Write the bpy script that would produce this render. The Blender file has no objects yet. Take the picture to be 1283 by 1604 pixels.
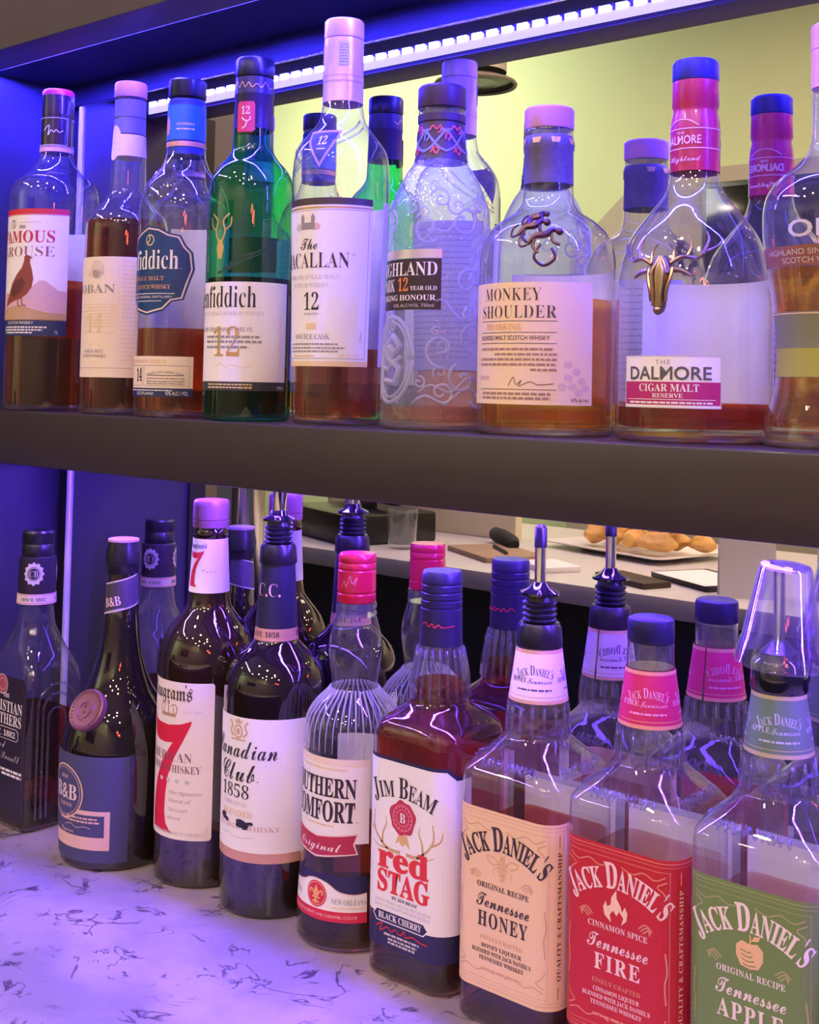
import bpy, bmesh, math, random
from mathutils import Vector, Matrix
from mathutils.geometry import tessellate_polygon
PI = math.pi
SC = bpy.context.scene
COL = SC.collection
random.seed(7)

# ------------------------------------------------------------------ camera
# world: X runs along the shelf, +Y towards the mirror, Z up, the eye is at the origin
yaw, pitch, roll = 0.699155, 0.046451, 0.020182
fwd = Vector((-math.sin(yaw) * math.cos(pitch), math.cos(yaw) * math.cos(pitch), math.sin(pitch)))
rgt = Vector((math.cos(yaw), math.sin(yaw), 0))
upv = rgt.cross(fwd)
cr, sr = math.cos(roll), math.sin(roll)
r2 = cr * rgt + sr * upv
u2 = -sr * rgt + cr * upv
cam_data = bpy.data.cameras.new('camera')
cam = bpy.data.objects.new('camera', cam_data)
COL.objects.link(cam)
cam.matrix_world = Matrix(((r2.x, u2.x, -fwd.x, 0), (r2.y, u2.y, -fwd.y, 0), (r2.z, u2.z, -fwd.z, 0), (0, 0, 0, 1)))
cam_data.sensor_fit = 'VERTICAL'
cam_data.sensor_height = 36.0
cam_data.lens = 1902.65 / 1604 * 36.0
cam_data.shift_y = -(802 - 514.17) / 1604        # the photo is a crop from a taller picture
cam_data.clip_start = 0.01
SC.camera = cam

# ------------------------------------------------------------------ world, light levels, exposure
W = bpy.data.worlds.new('world')
SC.world = W
W.use_nodes = True
W.node_tree.nodes['Background'].inputs[0].default_value = (0.75, 0.62, 0.68, 1)
W.node_tree.nodes['Background'].inputs[1].default_value = 0.10
SC.view_settings.view_transform = 'Standard'
SC.view_settings.look = 'None'
SC.view_settings.exposure = 0.1
SC.view_settings.gamma = 1.0
SC.view_settings.use_curve_mapping = False
CY = SC.cycles
CY.max_bounces = 16
CY.diffuse_bounces = 4
CY.glossy_bounces = 6
CY.transmission_bounces = 12
CY.transparent_max_bounces = 48
CY.sample_clamp_indirect = 6.0
CY.blur_glossy = 0.3
CY.use_denoising = True
LED_COL = (0.045, 0.03, 1.0)             # upper strip
LED_COL2 = (0.16, 0.06, 1.0)            # lower strip
LED_DOT, LED_BAND = 2100.0, 1.6          # upper strip, behind the top fascia
LED_DOT2, LED_BAND2 = 800.0, 95.0       # lower strip, behind the shelf edge
DOWN = 240.0                            # downlight lenses
LILAC_FILL = 15.0  # strength of the added violet fill light

def area(name, loc, target, sx, sy, power, col):
    d = bpy.data.lights.new(name, 'AREA')
    d.shape = 'RECTANGLE'; d.size = sx; d.size_y = sy
    d.energy = power; d.color = col
    o = bpy.data.objects.new(name, d); COL.objects.link(o)
    o.location = loc
    o.rotation_euler = (Vector(target) - Vector(loc)).to_track_quat('-Z', 'Y').to_euler()
    return o
# an unseen violet fill light added to tint the upper labels lilac, and a lamp washing the far wall
area('lilac_fill', (-2.3, -0.5, 1.35), (-0.7, 0.7, 0.0), 1.6, 0.05, LILAC_FILL, (0.42, 0.27, 1.0))
area('wall_light', (-3.6, -1.5, 1.35), (-3.9, -2.6, 0.5), 1.4, 0.5, 36.0, (1.0, 0.98, 0.72))

# ------------------------------------------------------------------ materials
MATS = {}
def nt(name):
    m = bpy.data.materials.new(name); m.use_nodes = True
    return m, m.node_tree, m.node_tree.nodes['Principled BSDF']
def M(name, col=None, rough=0.5, metal=0.0, var=0.06, scale=300.0, coat=0.0, spec=None, bump=0.0):
    """a procedural material: base colour with a little noise"""
    if name in MATS: return MATS[name]
    m, t, b = nt(name)
    tc = t.nodes.new('ShaderNodeTexCoord'); n = t.nodes.new('ShaderNodeTexNoise')
    n.inputs['Scale'].default_value = scale; n.inputs['Detail'].default_value = 3
    t.links.new(tc.outputs['Object'], n.inputs['Vector'])
    mx = t.nodes.new('ShaderNodeMix'); mx.data_type = 'RGBA'
    lo = tuple(max(0, c * (1 - var)) for c in col) + (1,); hi = tuple(min(1, c * (1 + var)) for c in col) + (1,)
    mx.inputs['A'].default_value = lo; mx.inputs['B'].default_value = hi
    t.links.new(n.outputs['Fac'], mx.inputs['Factor']); t.links.new(mx.outputs['Result'], b.inputs['Base Color'])
    b.inputs['Roughness'].default_value = rough; b.inputs['Metallic'].default_value = metal
    b.inputs['Coat Weight'].default_value = coat; b.inputs['Coat Roughness'].default_value = 0.03
    if spec is not None: b.inputs['Specular IOR Level'].default_value = spec
    if bump:
        bp = t.nodes.new('ShaderNodeBump'); bp.inputs['Strength'].default_value = bump; bp.inputs['Distance'].default_value = 0.002
        t.links.new(n.outputs['Fac'], bp.inputs['Height']); t.links.new(bp.outputs['Normal'], b.inputs['Normal'])
    MATS[name] = m
    return m
def emis(name, col, strength):
    m, t, b = nt(name)
    b.inputs['Base Color'].default_value = (0.8, 0.8, 0.8, 1)
    b.inputs['Emission Color'].default_value = tuple(col) + (1,)
    b.inputs['Emission Strength'].default_value = strength
    MATS[name] = m
    return m
def thin_glass(name, tint, rough=0.0, edge=0.55, ripple=0.0, rscale=60, haze=0.03):
    """a thin glass wall: Fresnel reflection over a tinted see-through wall, deeper in colour where seen edge-on"""
    m, t, b = nt(name); t.nodes.remove(b)
    out = t.nodes['Material Output']
    geo = t.nodes.new('ShaderNodeNewGeometry')
    ior = t.nodes.new('ShaderNodeMix'); ior.data_type = 'FLOAT'
    ior.inputs['A'].default_value = 1.5; ior.inputs['B'].default_value = 1 / 1.5
    t.links.new(geo.outputs['Backfacing'], ior.inputs['Factor'])
    fr = t.nodes.new('ShaderNodeFresnel'); t.links.new(ior.outputs['Result'], fr.inputs['IOR'])
    lw = t.nodes.new('ShaderNodeLayerWeight'); lw.inputs['Blend'].default_value = 0.5
    pw = t.nodes.new('ShaderNodeMath'); pw.operation = 'POWER'; pw.inputs[1].default_value = 3.0
    t.links.new(lw.outputs['Facing'], pw.inputs[0])
    mc = t.nodes.new('ShaderNodeMix'); mc.data_type = 'RGBA'
    mc.inputs['A'].default_value = tuple(tint) + (1,)
    mc.inputs['B'].default_value = tuple(c * edge for c in tint) + (1,)
    t.links.new(pw.outputs[0], mc.inputs['Factor'])
    tr = t.nodes.new('ShaderNodeBsdfTransparent'); t.links.new(mc.outputs['Result'], tr.inputs['Color'])
    gl = t.nodes.new('ShaderNodeBsdfGlossy'); gl.inputs['Roughness'].default_value = rough
    gl.inputs['Color'].default_value = (1, 1, 1, 1)
    if ripple:
        tc = t.nodes.new('ShaderNodeTexCoord'); n = t.nodes.new('ShaderNodeTexNoise')
        n.inputs['Scale'].default_value = rscale; n.inputs['Detail'].default_value = 2
        t.links.new(tc.outputs['Object'], n.inputs['Vector'])
        bp = t.nodes.new('ShaderNodeBump'); bp.inputs['Strength'].default_value = ripple; bp.inputs['Distance'].default_value = 0.004
        t.links.new(n.outputs['Fac'], bp.inputs['Height'])
        t.links.new(bp.outputs['Normal'], gl.inputs['Normal'])
        t.links.new(bp.outputs['Normal'], fr.inputs['Normal'])
    mul = t.nodes.new('ShaderNodeMath'); mul.operation = 'MULTIPLY'; mul.inputs[1].default_value = 1.6; mul.use_clamp = True
    t.links.new(fr.outputs[0], mul.inputs[0])
    mix = t.nodes.new('ShaderNodeMixShader')
    t.links.new(mul.outputs[0], mix.inputs[0]); t.links.new(tr.outputs[0], mix.inputs[1]); t.links.new(gl.outputs[0], mix.inputs[2])
    # haze: a diffuse share put into the glass to brighten its dark interior
    df = t.nodes.new('ShaderNodeBsdfDiffuse'); df.inputs['Color'].default_value = tuple(min(1, c * 0.9) for c in tint) + (1,)
    tl = t.nodes.new('ShaderNodeBsdfTranslucent'); tl.inputs['Color'].default_value = tuple(min(1, c * 0.9) for c in tint) + (1,)
    hm = t.nodes.new('ShaderNodeMixShader'); hm.inputs[0].default_value = 0.5
    t.links.new(df.outputs[0], hm.inputs[1]); t.links.new(tl.outputs[0], hm.inputs[2])
    fm = t.nodes.new('ShaderNodeMixShader'); fm.inputs[0].default_value = haze
    t.links.new(mix.outputs[0], fm.inputs[1]); t.links.new(hm.outputs[0], fm.inputs[2])
    t.links.new(fm.outputs[0], out.inputs['Surface'])
    MATS[name] = m
    return m
def liquid(name, col, ior=1.36, see=0.5):
    """spirit: refracting and coloured; part of the light goes straight through so it glows"""
    m, t, b = nt(name); t.nodes.remove(b)
    out = t.nodes['Material Output']
    g = t.nodes.new('ShaderNodeBsdfGlass'); g.inputs['IOR'].default_value = ior; g.inputs['Roughness'].default_value = 0.0
    g.inputs['Color'].default_value = tuple(col) + (1,)
    tr = t.nodes.new('ShaderNodeBsdfTransparent'); tr.inputs['Color'].default_value = tuple(col) + (1,)
    mix = t.nodes.new('ShaderNodeMixShader'); mix.inputs[0].default_value = see
    t.links.new(g.outputs[0], mix.inputs[1]); t.links.new(tr.outputs[0], mix.inputs[2])
    t.links.new(mix.outputs[0], out.inputs['Surface'])
    MATS[name] = m
    return m

CLEAR = thin_glass('clear glass', (0.95, 0.96, 0.98))
RIPPLED = thin_glass('pressed clear glass', (0.90, 0.92, 0.95), ripple=0.6, rscale=110, haze=0.18)
EMBOSS = thin_glass('moulded glass', (0.86, 0.88, 0.95), rough=0.03, edge=0.6, haze=0.04)
EMBOSS2 = thin_glass('moulded relief glass', (0.92, 0.93, 0.98), rough=0.03, edge=0.7, haze=0.35)
GREEN = thin_glass('green glass', (0.15, 0.76, 0.36), edge=0.3)
PLASTIC = thin_glass('clear plastic', (0.93, 0.93, 0.97), rough=0.02)
AMBER = liquid('amber whisky', (0.90, 0.46, 0.13))
DEEP = liquid('deep amber whisky', (0.76, 0.27, 0.06))
GOLD = liquid('golden whisky', (1.0, 0.72, 0.16))
CHERRY = liquid('red amber whisky', (0.72, 0.20, 0.08), see=0.88)
DEEP2 = liquid('deep amber brandy', (0.62, 0.16, 0.08), see=0.88)
AMBER2 = liquid('amber liqueur', (0.84, 0.46, 0.18), see=0.88)
HONEYL = liquid('pale amber liqueur', (0.85, 0.52, 0.40), see=0.88)
MAUVE = liquid('pale spirit', (0.92, 0.78, 0.76), see=0.88)
MAGENTA = liquid('magenta liqueur', (0.60, 0.06, 0.28))
DARKG = M('dark bottle glass', (0.012, 0.008, 0.007), rough=0.02, var=0.0, coat=1.0, spec=0.6)
OLIVEG = M('olive black bottle glass', (0.020, 0.010, 0.006), rough=0.02, var=0.0, coat=1.0, spec=0.6)
GREENL = liquid('whisky in green glass', (0.05, 0.14, 0.07))
BLACKP = M('black plastic', (0.012, 0.012, 0.014), rough=0.3, spec=0.5)
CHROME = M('polished steel', (0.78, 0.78, 0.80), rough=0.12, metal=1.0, var=0.02)
WHITE = M('white label paper', (0.86, 0.84, 0.84), rough=0.55, var=0.02)
CREAM = M('cream label paper', (0.84, 0.72, 0.58), rough=0.55, var=0.03)
INK = M('black ink', (0.025, 0.022, 0.03), rough=0.6, var=0.0)
GREYINK = M('grey ink', (0.30, 0.28, 0.29), rough=0.6, var=0.0)
PALEINK = M('pale grey ink', (0.58, 0.55, 0.56), rough=0.6, var=0.0)
REDINK = M('red ink', (0.62, 0.02, 0.05), rough=0.55, var=0.02)
GOLDF = M('gold foil', (0.72, 0.46, 0.20), rough=0.35, metal=0.6, var=0.05)
PALEGOLD = M('pale gold print', (0.80, 0.62, 0.36), rough=0.45, var=0.03)
WHITEINK = M('white ink', (0.86, 0.83, 0.82), rough=0.55, var=0.0)
PINKCAP = M('pink cap', (0.60, 0.28, 0.38), rough=0.4)
NAVYP = M('navy print', (0.020, 0.035, 0.13), rough=0.45)
BLUECAP = M('blue cap', (0.03, 0.05, 0.32), rough=0.3)
COPPER = M('copper print', (0.72, 0.36, 0.22), rough=0.4, metal=0.3)
CORK = M('cork', (0.50, 0.30, 0.16), rough=0.8, var=0.2, scale=500)

# ------------------------------------------------------------------ mesh helpers
def link(name, bm, mats, parent=None, loc=None, smooth=True, angle=40):
    me = bpy.data.meshes.new(name); bm.to_mesh(me); bm.free()
    if not isinstance(mats, (list, tuple)): mats = [mats]
    for m in mats: me.materials.append(m)
    if smooth:
        me.polygons.foreach_set('use_smooth', [True] * len(me.polygons))
        me.set_sharp_from_angle(angle=math.radians(angle))
    o = bpy.data.objects.new(name, me); COL.objects.link(o)
    if parent: o.parent = parent
    if loc: o.location = loc
    return o
def root(name, label, cat, loc, group=None, rz=0.0):
    o = bpy.data.objects.new(name, None); COL.objects.link(o)
    o.empty_display_size = 0.05
    o.location = loc; o.rotation_euler = (0, 0, rz)
    o['label'] = label; o['category'] = cat
    if group: o['group'] = group
    return o
def tag(o, label, cat, group=None):
    o['label'] = label; o['category'] = cat
    if group: o['group'] = group
    return o
def structure(o):
    o['kind'] = 'structure'
    return o
def box(bm, x0, x1, y0, y1, z0, z1, bev=0.0, mi=0):
    r = bmesh.ops.create_cube(bm, size=1.0)
    vs = r['verts']
    for v in vs:
        v.co = Vector(((x0 + x1) / 2 + v.co.x * (x1 - x0), (y0 + y1) / 2 + v.co.y * (y1 - y0), (z0 + z1) / 2 + v.co.z * (z1 - z0)))
    fs = set(f for v in vs for f in v.link_faces)
    for f in fs: f.material_index = mi
    if bev:
        es = set(e for v in vs for e in v.link_edges)
        r = bmesh.ops.bevel(bm, geom=list(es), offset=bev, segments=2, affect='EDGES', profile=0.5)
        for f in r['faces']: f.material_index = mi
def boxobj(name, dims, mat, parent=None, bev=0.0, loc=None):
    bm = bmesh.new(); box(bm, *dims, bev=bev)
    return link(name, bm, mat, parent, loc, angle=30)
def ring_pt(a, b, c, th):
    """point of a rounded rectangle (half sizes a, b, corner radius c) in direction th from -Y, plus its normal"""
    dx, dy = math.sin(th), -math.cos(th)
    if c >= min(a, b) - 1e-6 and abs(a - b) < 1e-6:
        return dx * a, dy * a, dx, dy
    c = min(c, a, b)
    t = min(a / abs(dx) if abs(dx) > 1e-9 else 1e9, b / abs(dy) if abs(dy) > 1e-9 else 1e9)
    px, py = dx * t, dy * t
    cx, cy = a - c, b - c
    if abs(px) > cx and abs(py) > cy and c > 0:
        sx, sy = math.copysign(cx, dx), math.copysign(cy, dy)
        B_ = dx * sx + dy * sy; C_ = sx * sx + sy * sy - c * c
        t = B_ + math.sqrt(max(0, B_ * B_ - C_))
        px, py = dx * t, dy * t
        nx, ny = (px - sx) / c, (py - sy) / c
    elif abs(px) >= a - 1e-6: nx, ny = math.copysign(1, dx), 0
    else: nx, ny = 0, math.copysign(1, dy)
    return px, py, nx, ny
def thetas(a, b, c, n):
    if c >= min(a, b) - 1e-6: return [2 * PI * i / n for i in range(n)]
    out = []
    k = n // 4 - 2
    for q in range(4):                       # one corner per quarter, denser at the corner
        base = [math.atan2(a - c, b), math.atan2(a, b - c)]
        lo, hi = base
        if q % 2: lo, hi = PI / 2 - hi, PI / 2 - lo
        o = q * PI / 2
        out += [o + lo * 0.0, o + lo * 0.5] + [o + lo + (hi - lo) * i / (k - 1) for i in range(k)]
    return sorted(out)
def norm_levels(lv):
    r = []
    for l in lv:
        if len(l) == 2: r.append((l[0], l[1], l[1], l[1]))
        else: r.append(tuple(l))
    return sorted(r, key=lambda q: q[0])
def smooth_levels(lv, k=4):
    """monotone cubic through the profile points"""
    lv = norm_levels(lv); n = len(lv)
    out = []
    for j in range(n - 1):
        for i in range(k if j < n - 2 else k + 1):
            t = i / k; z = lv[j][0] + (lv[j + 1][0] - lv[j][0]) * t
            vals = []
            for c in (1, 2, 3):
                def sl(i0):
                    d = lv[i0 + 1][0] - lv[i0][0]
                    return (lv[i0 + 1][c] - lv[i0][c]) / d if d > 1e-9 else 0
                s = sl(j)
                def tang(i0):
                    if i0 == 0: return sl(0)
                    if i0 == n - 1: return sl(n - 2)
                    p, q = sl(i0 - 1), sl(i0)
                    return 0 if p * q <= 0 else 2 * p * q / (p + q)
                m0, m1 = tang(j), tang(j + 1); h = lv[j + 1][0] - lv[j][0]
                t2, t3 = t * t, t * t * t
                vals.append((2 * t3 - 3 * t2 + 1) * lv[j][c] + (t3 - 2 * t2 + t) * h * m0 + (-2 * t3 + 3 * t2) * lv[j + 1][c] + (t3 - t2) * h * m1)
            out.append((z, *vals))
    return out
def level_at(lv, z):
    if z <= lv[0][0]: return lv[0][1:]
    for p, q in zip(lv, lv[1:]):
        if p[0] <= z <= q[0]:
            t = (z - p[0]) / max(q[0] - p[0], 1e-9)
            return tuple(p[i] + (q[i] - p[i]) * t for i in (1, 2, 3))
    return lv[-1][1:]
def loft(bm, lv, n=64, cap0=True, cap1=True, mi=0, flute=None):
    """surface through the levels (mm), base at z = 0; flute(z, th) scales the radius"""
    rings = []
    mid = max(lv, key=lambda l: l[1])
    ths = thetas(mid[1], mid[2], mid[3], n)
    for z, a, b, c in lv:
        rg = []
        for th in ths:
            x, y, _, _ = ring_pt(a, b, c, th)
            f = flute(z, th) if flute else 1.0
            rg.append(bm.verts.new((x * f / 1000, y * f / 1000, z / 1000)))
        rings.append(rg)
    m = len(ths)
    for r0, r1 in zip(rings, rings[1:]):
        for i in range(m):
            f = bm.faces.new((r0[i], r0[(i + 1) % m], r1[(i + 1) % m], r1[i])); f.material_index = mi
    if cap0: bm.faces.new(rings[0][::-1]).material_index = mi
    if cap1: bm.faces.new(rings[-1]).material_index = mi
def lathe(name, lv, mat, parent, n=48, smooth=False, angle=35, flute=None, cap0=True, cap1=True, loc=None):
    bm = bmesh.new()
    lv = smooth_levels(lv) if smooth else norm_levels_keep(lv)
    loft(bm, lv, n, cap0, cap1, flute=flute)
    return link(name, bm, mat, parent, loc, angle=angle)
def norm_levels_keep(lv):
    return [(l[0], l[1], l[1], l[1]) if len(l) == 2 else tuple(l) for l in lv]
def tube(bm, pts, r, n=6, mi=0, taper=None):
    pts = [Vector(p) for p in pts]
    rings = []
    prev = None
    for i, p in enumerate(pts):
        d = (pts[min(i + 1, len(pts) - 1)] - pts[max(i - 1, 0)])
        if d.length < 1e-9: d = Vector((0, 0, 1))
        d.normalize()
        a = d.cross(Vector((0, 0, 1)) if abs(d.z) < 0.9 else Vector((1, 0, 0))).normalized() if prev is None else (prev - d * prev.dot(d)).normalized()
        prev = a
        b = d.cross(a)
        rr = r * (taper(i / (len(pts) - 1)) if taper else 1)
        rings.append([bm.verts.new(p + a * rr * math.cos(2 * PI * k / n) + b * rr * math.sin(2 * PI * k / n)) for k in range(n)])
    for r0, r1 in zip(rings, rings[1:]):
        for k in range(n):
            bm.faces.new((r0[k], r0[(k + 1) % n], r1[(k + 1) % n], r1[k])).material_index = mi
    bm.faces.new(rings[0][::-1]).material_index = mi; bm.faces.new(rings[-1]).material_index = mi
def spline(pts, k=6):
    """Catmull-Rom through the points"""
    P = [Vector(p) for p in pts]; out = []
    for i in range(len(P) - 1):
        p0, p1, p2, p3 = P[max(i - 1, 0)], P[i], P[i + 1], P[min(i + 2, len(P) - 1)]
        for j in range(k):
            t = j / k
            out.append(0.5 * ((2 * p1) + (-p0 + p2) * t + (2 * p0 - 5 * p1 + 4 * p2 - p3) * t * t + (-p0 + 3 * p1 - 3 * p2 + p3) * t ** 3))
    out.append(P[-1])
    return out

# ------------------------------------------------------------------ lettering: outlines of four alphabets (serif, script, blackletter, sans)
def glyph_table():
    """outlines of the four alphabets of the built-in font"""
    serif = lambda c: chr(0x1D400 + ord(c) - 65) if c.isupper() else chr(0x1D41A + ord(c) - 97) if c.islower() else chr(0x1D7CE + ord(c) - 48)
    script = lambda c: chr(0x1D4D0 + ord(c) - 65) if c.isupper() else chr(0x1D4EA + ord(c) - 97)
    black = lambda c: chr(0x1D56C + ord(c) - 65) if c.isupper() else chr(0x1D586 + ord(c) - 97)
    caps = ''.join(chr(65 + i) for i in range(26)); low = caps.lower(); digits = '0123456789'
    cu = bpy.data.curves.new('alphabet', 'FONT'); cu.fill_mode = 'NONE'; cu.resolution_u = 3
    ob = bpy.data.objects.new('alphabet', cu); COL.objects.link(ob)
    def outline(t):
        cu.body = t
        dg = bpy.context.evaluated_depsgraph_get(); dg.update()
        me = ob.evaluated_get(dg).to_mesh()
        P_ = [(v.co.x * 400, v.co.y * 400) for v in me.vertices]
        nxt = {}
        for e in me.edges: nxt.setdefault(e.vertices[0], []).append(e.vertices[1]); nxt.setdefault(e.vertices[1], []).append(e.vertices[0])
        seen, loops = set(), []
        for st in range(len(P_)):
            if st in seen or st not in nxt: continue
            lp, cur = [st], min(nxt[st], key=lambda k: abs(k - st)); seen.add(st)
            while cur not in seen:
                lp.append(cur); seen.add(cur)
                cur = next((k for k in nxt[cur] if k not in seen), cur)
            q = []
            for i in lp:
                if not q or abs(P_[i][0] - q[-1][0]) + abs(P_[i][1] - q[-1][1]) > 0.8: q.append(P_[i])
            i = 0
            while i < len(q) and len(q) > 4:             # drop points on straight runs
                a, b, c = q[i - 1], q[i], q[(i + 1) % len(q)]
                if abs((b[0] - a[0]) * (c[1] - a[1]) - (b[1] - a[1]) * (c[0] - a[0])) < 12 and (b[0] - a[0]) * (c[0] - b[0]) + (b[1] - a[1]) * (c[1] - b[1]) >= 0: q.pop(i)
                else: i += 1
            if len(q) > 2: loops.append([v for p in q for v in p])
        right = max([p[0] for p in P_] or [0])
        return loops, right
    bar = outline('|')[1]
    tab = {}
    for key, f, chars in (('N', lambda c: c, caps + low + digits + "'&.,-%/"), ('B', serif, caps + digits + 'Glenfiddichr'), ('S', script, 'TheHighlandSmoothSacredLiqueurCrownCanadianClubOriginalTennessee'), ('F', black, 'Seagrams')):
        tab[key] = {}
        for c in dict.fromkeys(chars):
            lo, right = outline(f(c) + '|'); adv = right - bar
            lo.pop()                             # the bar only measures the width
            if not lo and key != 'N': adv, lo = tab['N'][c]
            tab[key][c] = (adv, lo)
    bpy.data.objects.remove(ob); bpy.data.curves.remove(cu)
    return tab
GLYPHS = glyph_table()
CAP = {'B': 271.0, 'S': 270.0, 'F': 270.0, 'N': 276.0}
class Print:
    """a label: flat shapes in mm (u along the surface, v up from the bottle's base), stacked in layers, then laid on the surface"""
    def __init__(self, surf, step=3.0):
        self.surf, self.step, self.items, self.mats = surf, step, [], []
        self.bent = getattr(surf, 'bent', False)
    def _mi(self, m):
        if m not in self.mats: self.mats.append(m)
        return self.mats.index(m)
    def loops(self, loops, mat, layer):
        self.items.append(([[(p[0], p[1]) for p in l] for l in loops], self._mi(mat), layer)); return self
    def poly(self, pts, mat, layer=1): return self.loops([pts], mat, layer)
    def rect(self, u0, u1, v0, v1, mat, layer=1): return self.poly([(u0, v0), (u1, v0), (u1, v1), (u0, v1)], mat, layer)
    def frame(self, u0, u1, v0, v1, w, mat, layer=1):
        for a in ((u0, u1, v0, v0 + w), (u0, u1, v1 - w, v1), (u0, u0 + w, v0 + w, v1 - w), (u1 - w, u1, v0 + w, v1 - w)): self.rect(*a, mat, layer)
        return self
    def disc(self, u, v, ru, rv, mat, layer=1, n=28):
        return self.poly([(u + ru * math.cos(2 * PI * i / n), v + rv * math.sin(2 * PI * i / n)) for i in range(n)], mat, layer)
    def ringd(self, u, v, ru, rv, w, mat, layer=1, n=28):
        o = [(u + ru * math.cos(2 * PI * i / n), v + rv * math.sin(2 * PI * i / n)) for i in range(n)]
        i_ = [(u + (ru - w) * math.cos(2 * PI * i / n), v + (rv - w) * math.sin(2 * PI * i / n)) for i in range(n)]
        for k in range(n): self.poly([o[k], o[(k + 1) % n], i_[(k + 1) % n], i_[k]], mat, layer)
        return self
    def line(self, pts, w, mat, layer=2, taper=None, smooth=True):
        P = [p.to_2d() for p in spline([(p[0], p[1], 0) for p in pts], 5)] if smooth and len(pts) > 2 else [Vector(p[:2]) for p in pts]
        L, R = [], []
        for i, p in enumerate(P):
            d = P[min(i + 1, len(P) - 1)] - P[max(i - 1, 0)]
            if d.length < 1e-9: d = Vector((1, 0))
            d.normalize(); nrm = Vector((-d.y, d.x))
            ww = w / 2 * (taper(i / (len(P) - 1)) if taper else 1)
            L.append(p + nrm * ww); R.append(p - nrm * ww)
        for i in range(len(P) - 1): self.poly([R[i], R[i + 1], L[i + 1], L[i]], mat, layer)
        return self
    def text(self, s, st, mat, u, v, h, width=None, bold=0.0, slant=0.0, arc=None, layer=3, small=None, track=0.0, warp=None, rot=0.0, align='c'):
        """u = centre (or left edge), v = baseline, h = cap height, width = whole width, small = size of the lower-case-as-small-capitals"""
        f = GLYPHS[st]; k = h / CAP[st]
        if st == 'N': bold = -bold                # this alphabet is wound the other way round
        x = 0.0; gl = []
        for ch in s:
            if ch == ' ': x += 110 + track; continue
            sz = 1.0; c = ch
            if small and ch.islower(): sz = small; c = ch.upper()
            src = f.get(c); 
            if src is None: src = GLYPHS['N'].get(c)
            if src is None: continue
            adv, outs = src
            gl.append((x, sz, outs)); x += adv * sz + track
        tot = x - track
        kx = width / tot if width else k
        W0 = tot * kx
        for gx, sz, outs in gl:
            loops = []
            for o in outs:
                pts = [Vector((o[i], o[i + 1])) for i in range(0, len(o), 2)]
                if bold:
                    q = []; m = len(pts)
                    ar = 0
                    for i in range(m):
                        d0 = (pts[i] - pts[i - 1]); d1 = (pts[(i + 1) % m] - pts[i])
                        d0 = d0.normalized() if d0.length > 1e-6 else Vector((1, 0)); d1 = d1.normalized() if d1.length > 1e-6 else d0
                        nn = Vector((d0.y + d1.y, -d0.x - d1.x))
                        if nn.length > 1e-6: nn.normalize()
                        q.append(pts[i] - nn * bold)
                    pts = q
                lp = []
                for p in pts:
                    px = (gx + p.x * sz) * kx - (W0 / 2 if align == 'c' else 0); py = p.y * sz * k
                    px += slant * py
                    if warp: px, py = warp(px, py)
                    if arc:
                        a = px / arc; px, py = (arc + py) * math.sin(a), (arc + py) * math.cos(a) - arc
                    if rot:
                        cr_, sr_ = math.cos(rot), math.sin(rot); px, py = px * cr_ - py * sr_, px * sr_ + py * cr_
                    lp.append((u + px, v + py))
                loops.append(lp)
            def inside(small_one, big_one):
                return (min(q[0] for q in big_one) < min(q[0] for q in small_one) and max(q[0] for q in big_one) > max(q[0] for q in small_one)
                        and min(q[1] for q in big_one) < min(q[1] for q in small_one) and max(q[1] for q in big_one) > max(q[1] for q in small_one))
            for one in loops:
                if not any(inside(one, other) for other in loops if other is not one):
                    self.loops([one] + [other for other in loops if other is not one and inside(other, one)], mat, layer)
        return self
    def build(self, name, parent, thick=0.10):
        bm = bmesh.new()
        lay = bm.faces.layers.int.new('lay')
        us = []
        for loops, mi, layer in self.items:
            try: tris = tessellate_polygon([[Vector((p[0], p[1], 0)) for p in l] for l in loops])
            except Exception: continue
            flat = [p for l in loops for p in l]
            vs = [bm.verts.new((p[0], p[1], layer)) for p in flat]
            us += [p[0] for p in flat]
            for t in tris:
                a, b, c = (flat[i] for i in t)
                ar = (b[0] - a[0]) * (c[1] - a[1]) - (c[0] - a[0]) * (b[1] - a[1])
                if abs(ar) < 1e-7: continue
                t = t if ar > 0 else t[::-1]
                try:
                    fc = bm.faces.new([vs[i] for i in t]); fc.material_index = mi
                except ValueError: pass
        for v in [v for v in bm.verts if not v.link_faces]: bm.verts.remove(v)
        def cut(axis, step):                     # follow the curve of the bottle
            vals = [v.co[axis] for v in bm.verts]
            u = math.floor(min(vals) / step) * step + step
            while u < max(vals):
                ed = [e for e in bm.edges if (e.verts[0].co[axis] - u) * (e.verts[1].co[axis] - u) < 0]
                if ed:
                    fs = set(f for e in ed for f in e.link_faces)
                    g = list(fs) + list(set(e for f in fs for e in f.edges)) + list(set(v for f in fs for v in f.verts))
                    bmesh.ops.bisect_plane(bm, geom=g, dist=1e-6, plane_co=(u, 0, 0) if axis == 0 else (0, u, 0), plane_no=(1, 0, 0) if axis == 0 else (0, 1, 0))
                u += step
        if self.step:
            cut(0, self.step)
            if self.bent: cut(1, 5.0)
        for v in bm.verts:
            v.co = self.surf(v.co.x, v.co.y, 0.25 + thick * (v.co.z))
        o = link(name, bm, self.mats, parent, smooth=False)
        return o
def surf_round(lv, r0=None):
    """u is arc length at radius r0"""
    lv = norm_levels(lv)
    R0 = r0
    def f(u, v, off):
        r = level_at(lv, v)[0]; a = u / (R0 or r); rr = (r + off) / 1000
        return Vector((math.sin(a) * rr, -math.cos(a) * rr, v / 1000))
    f.bent = len(lv) > 4
    return f
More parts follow.
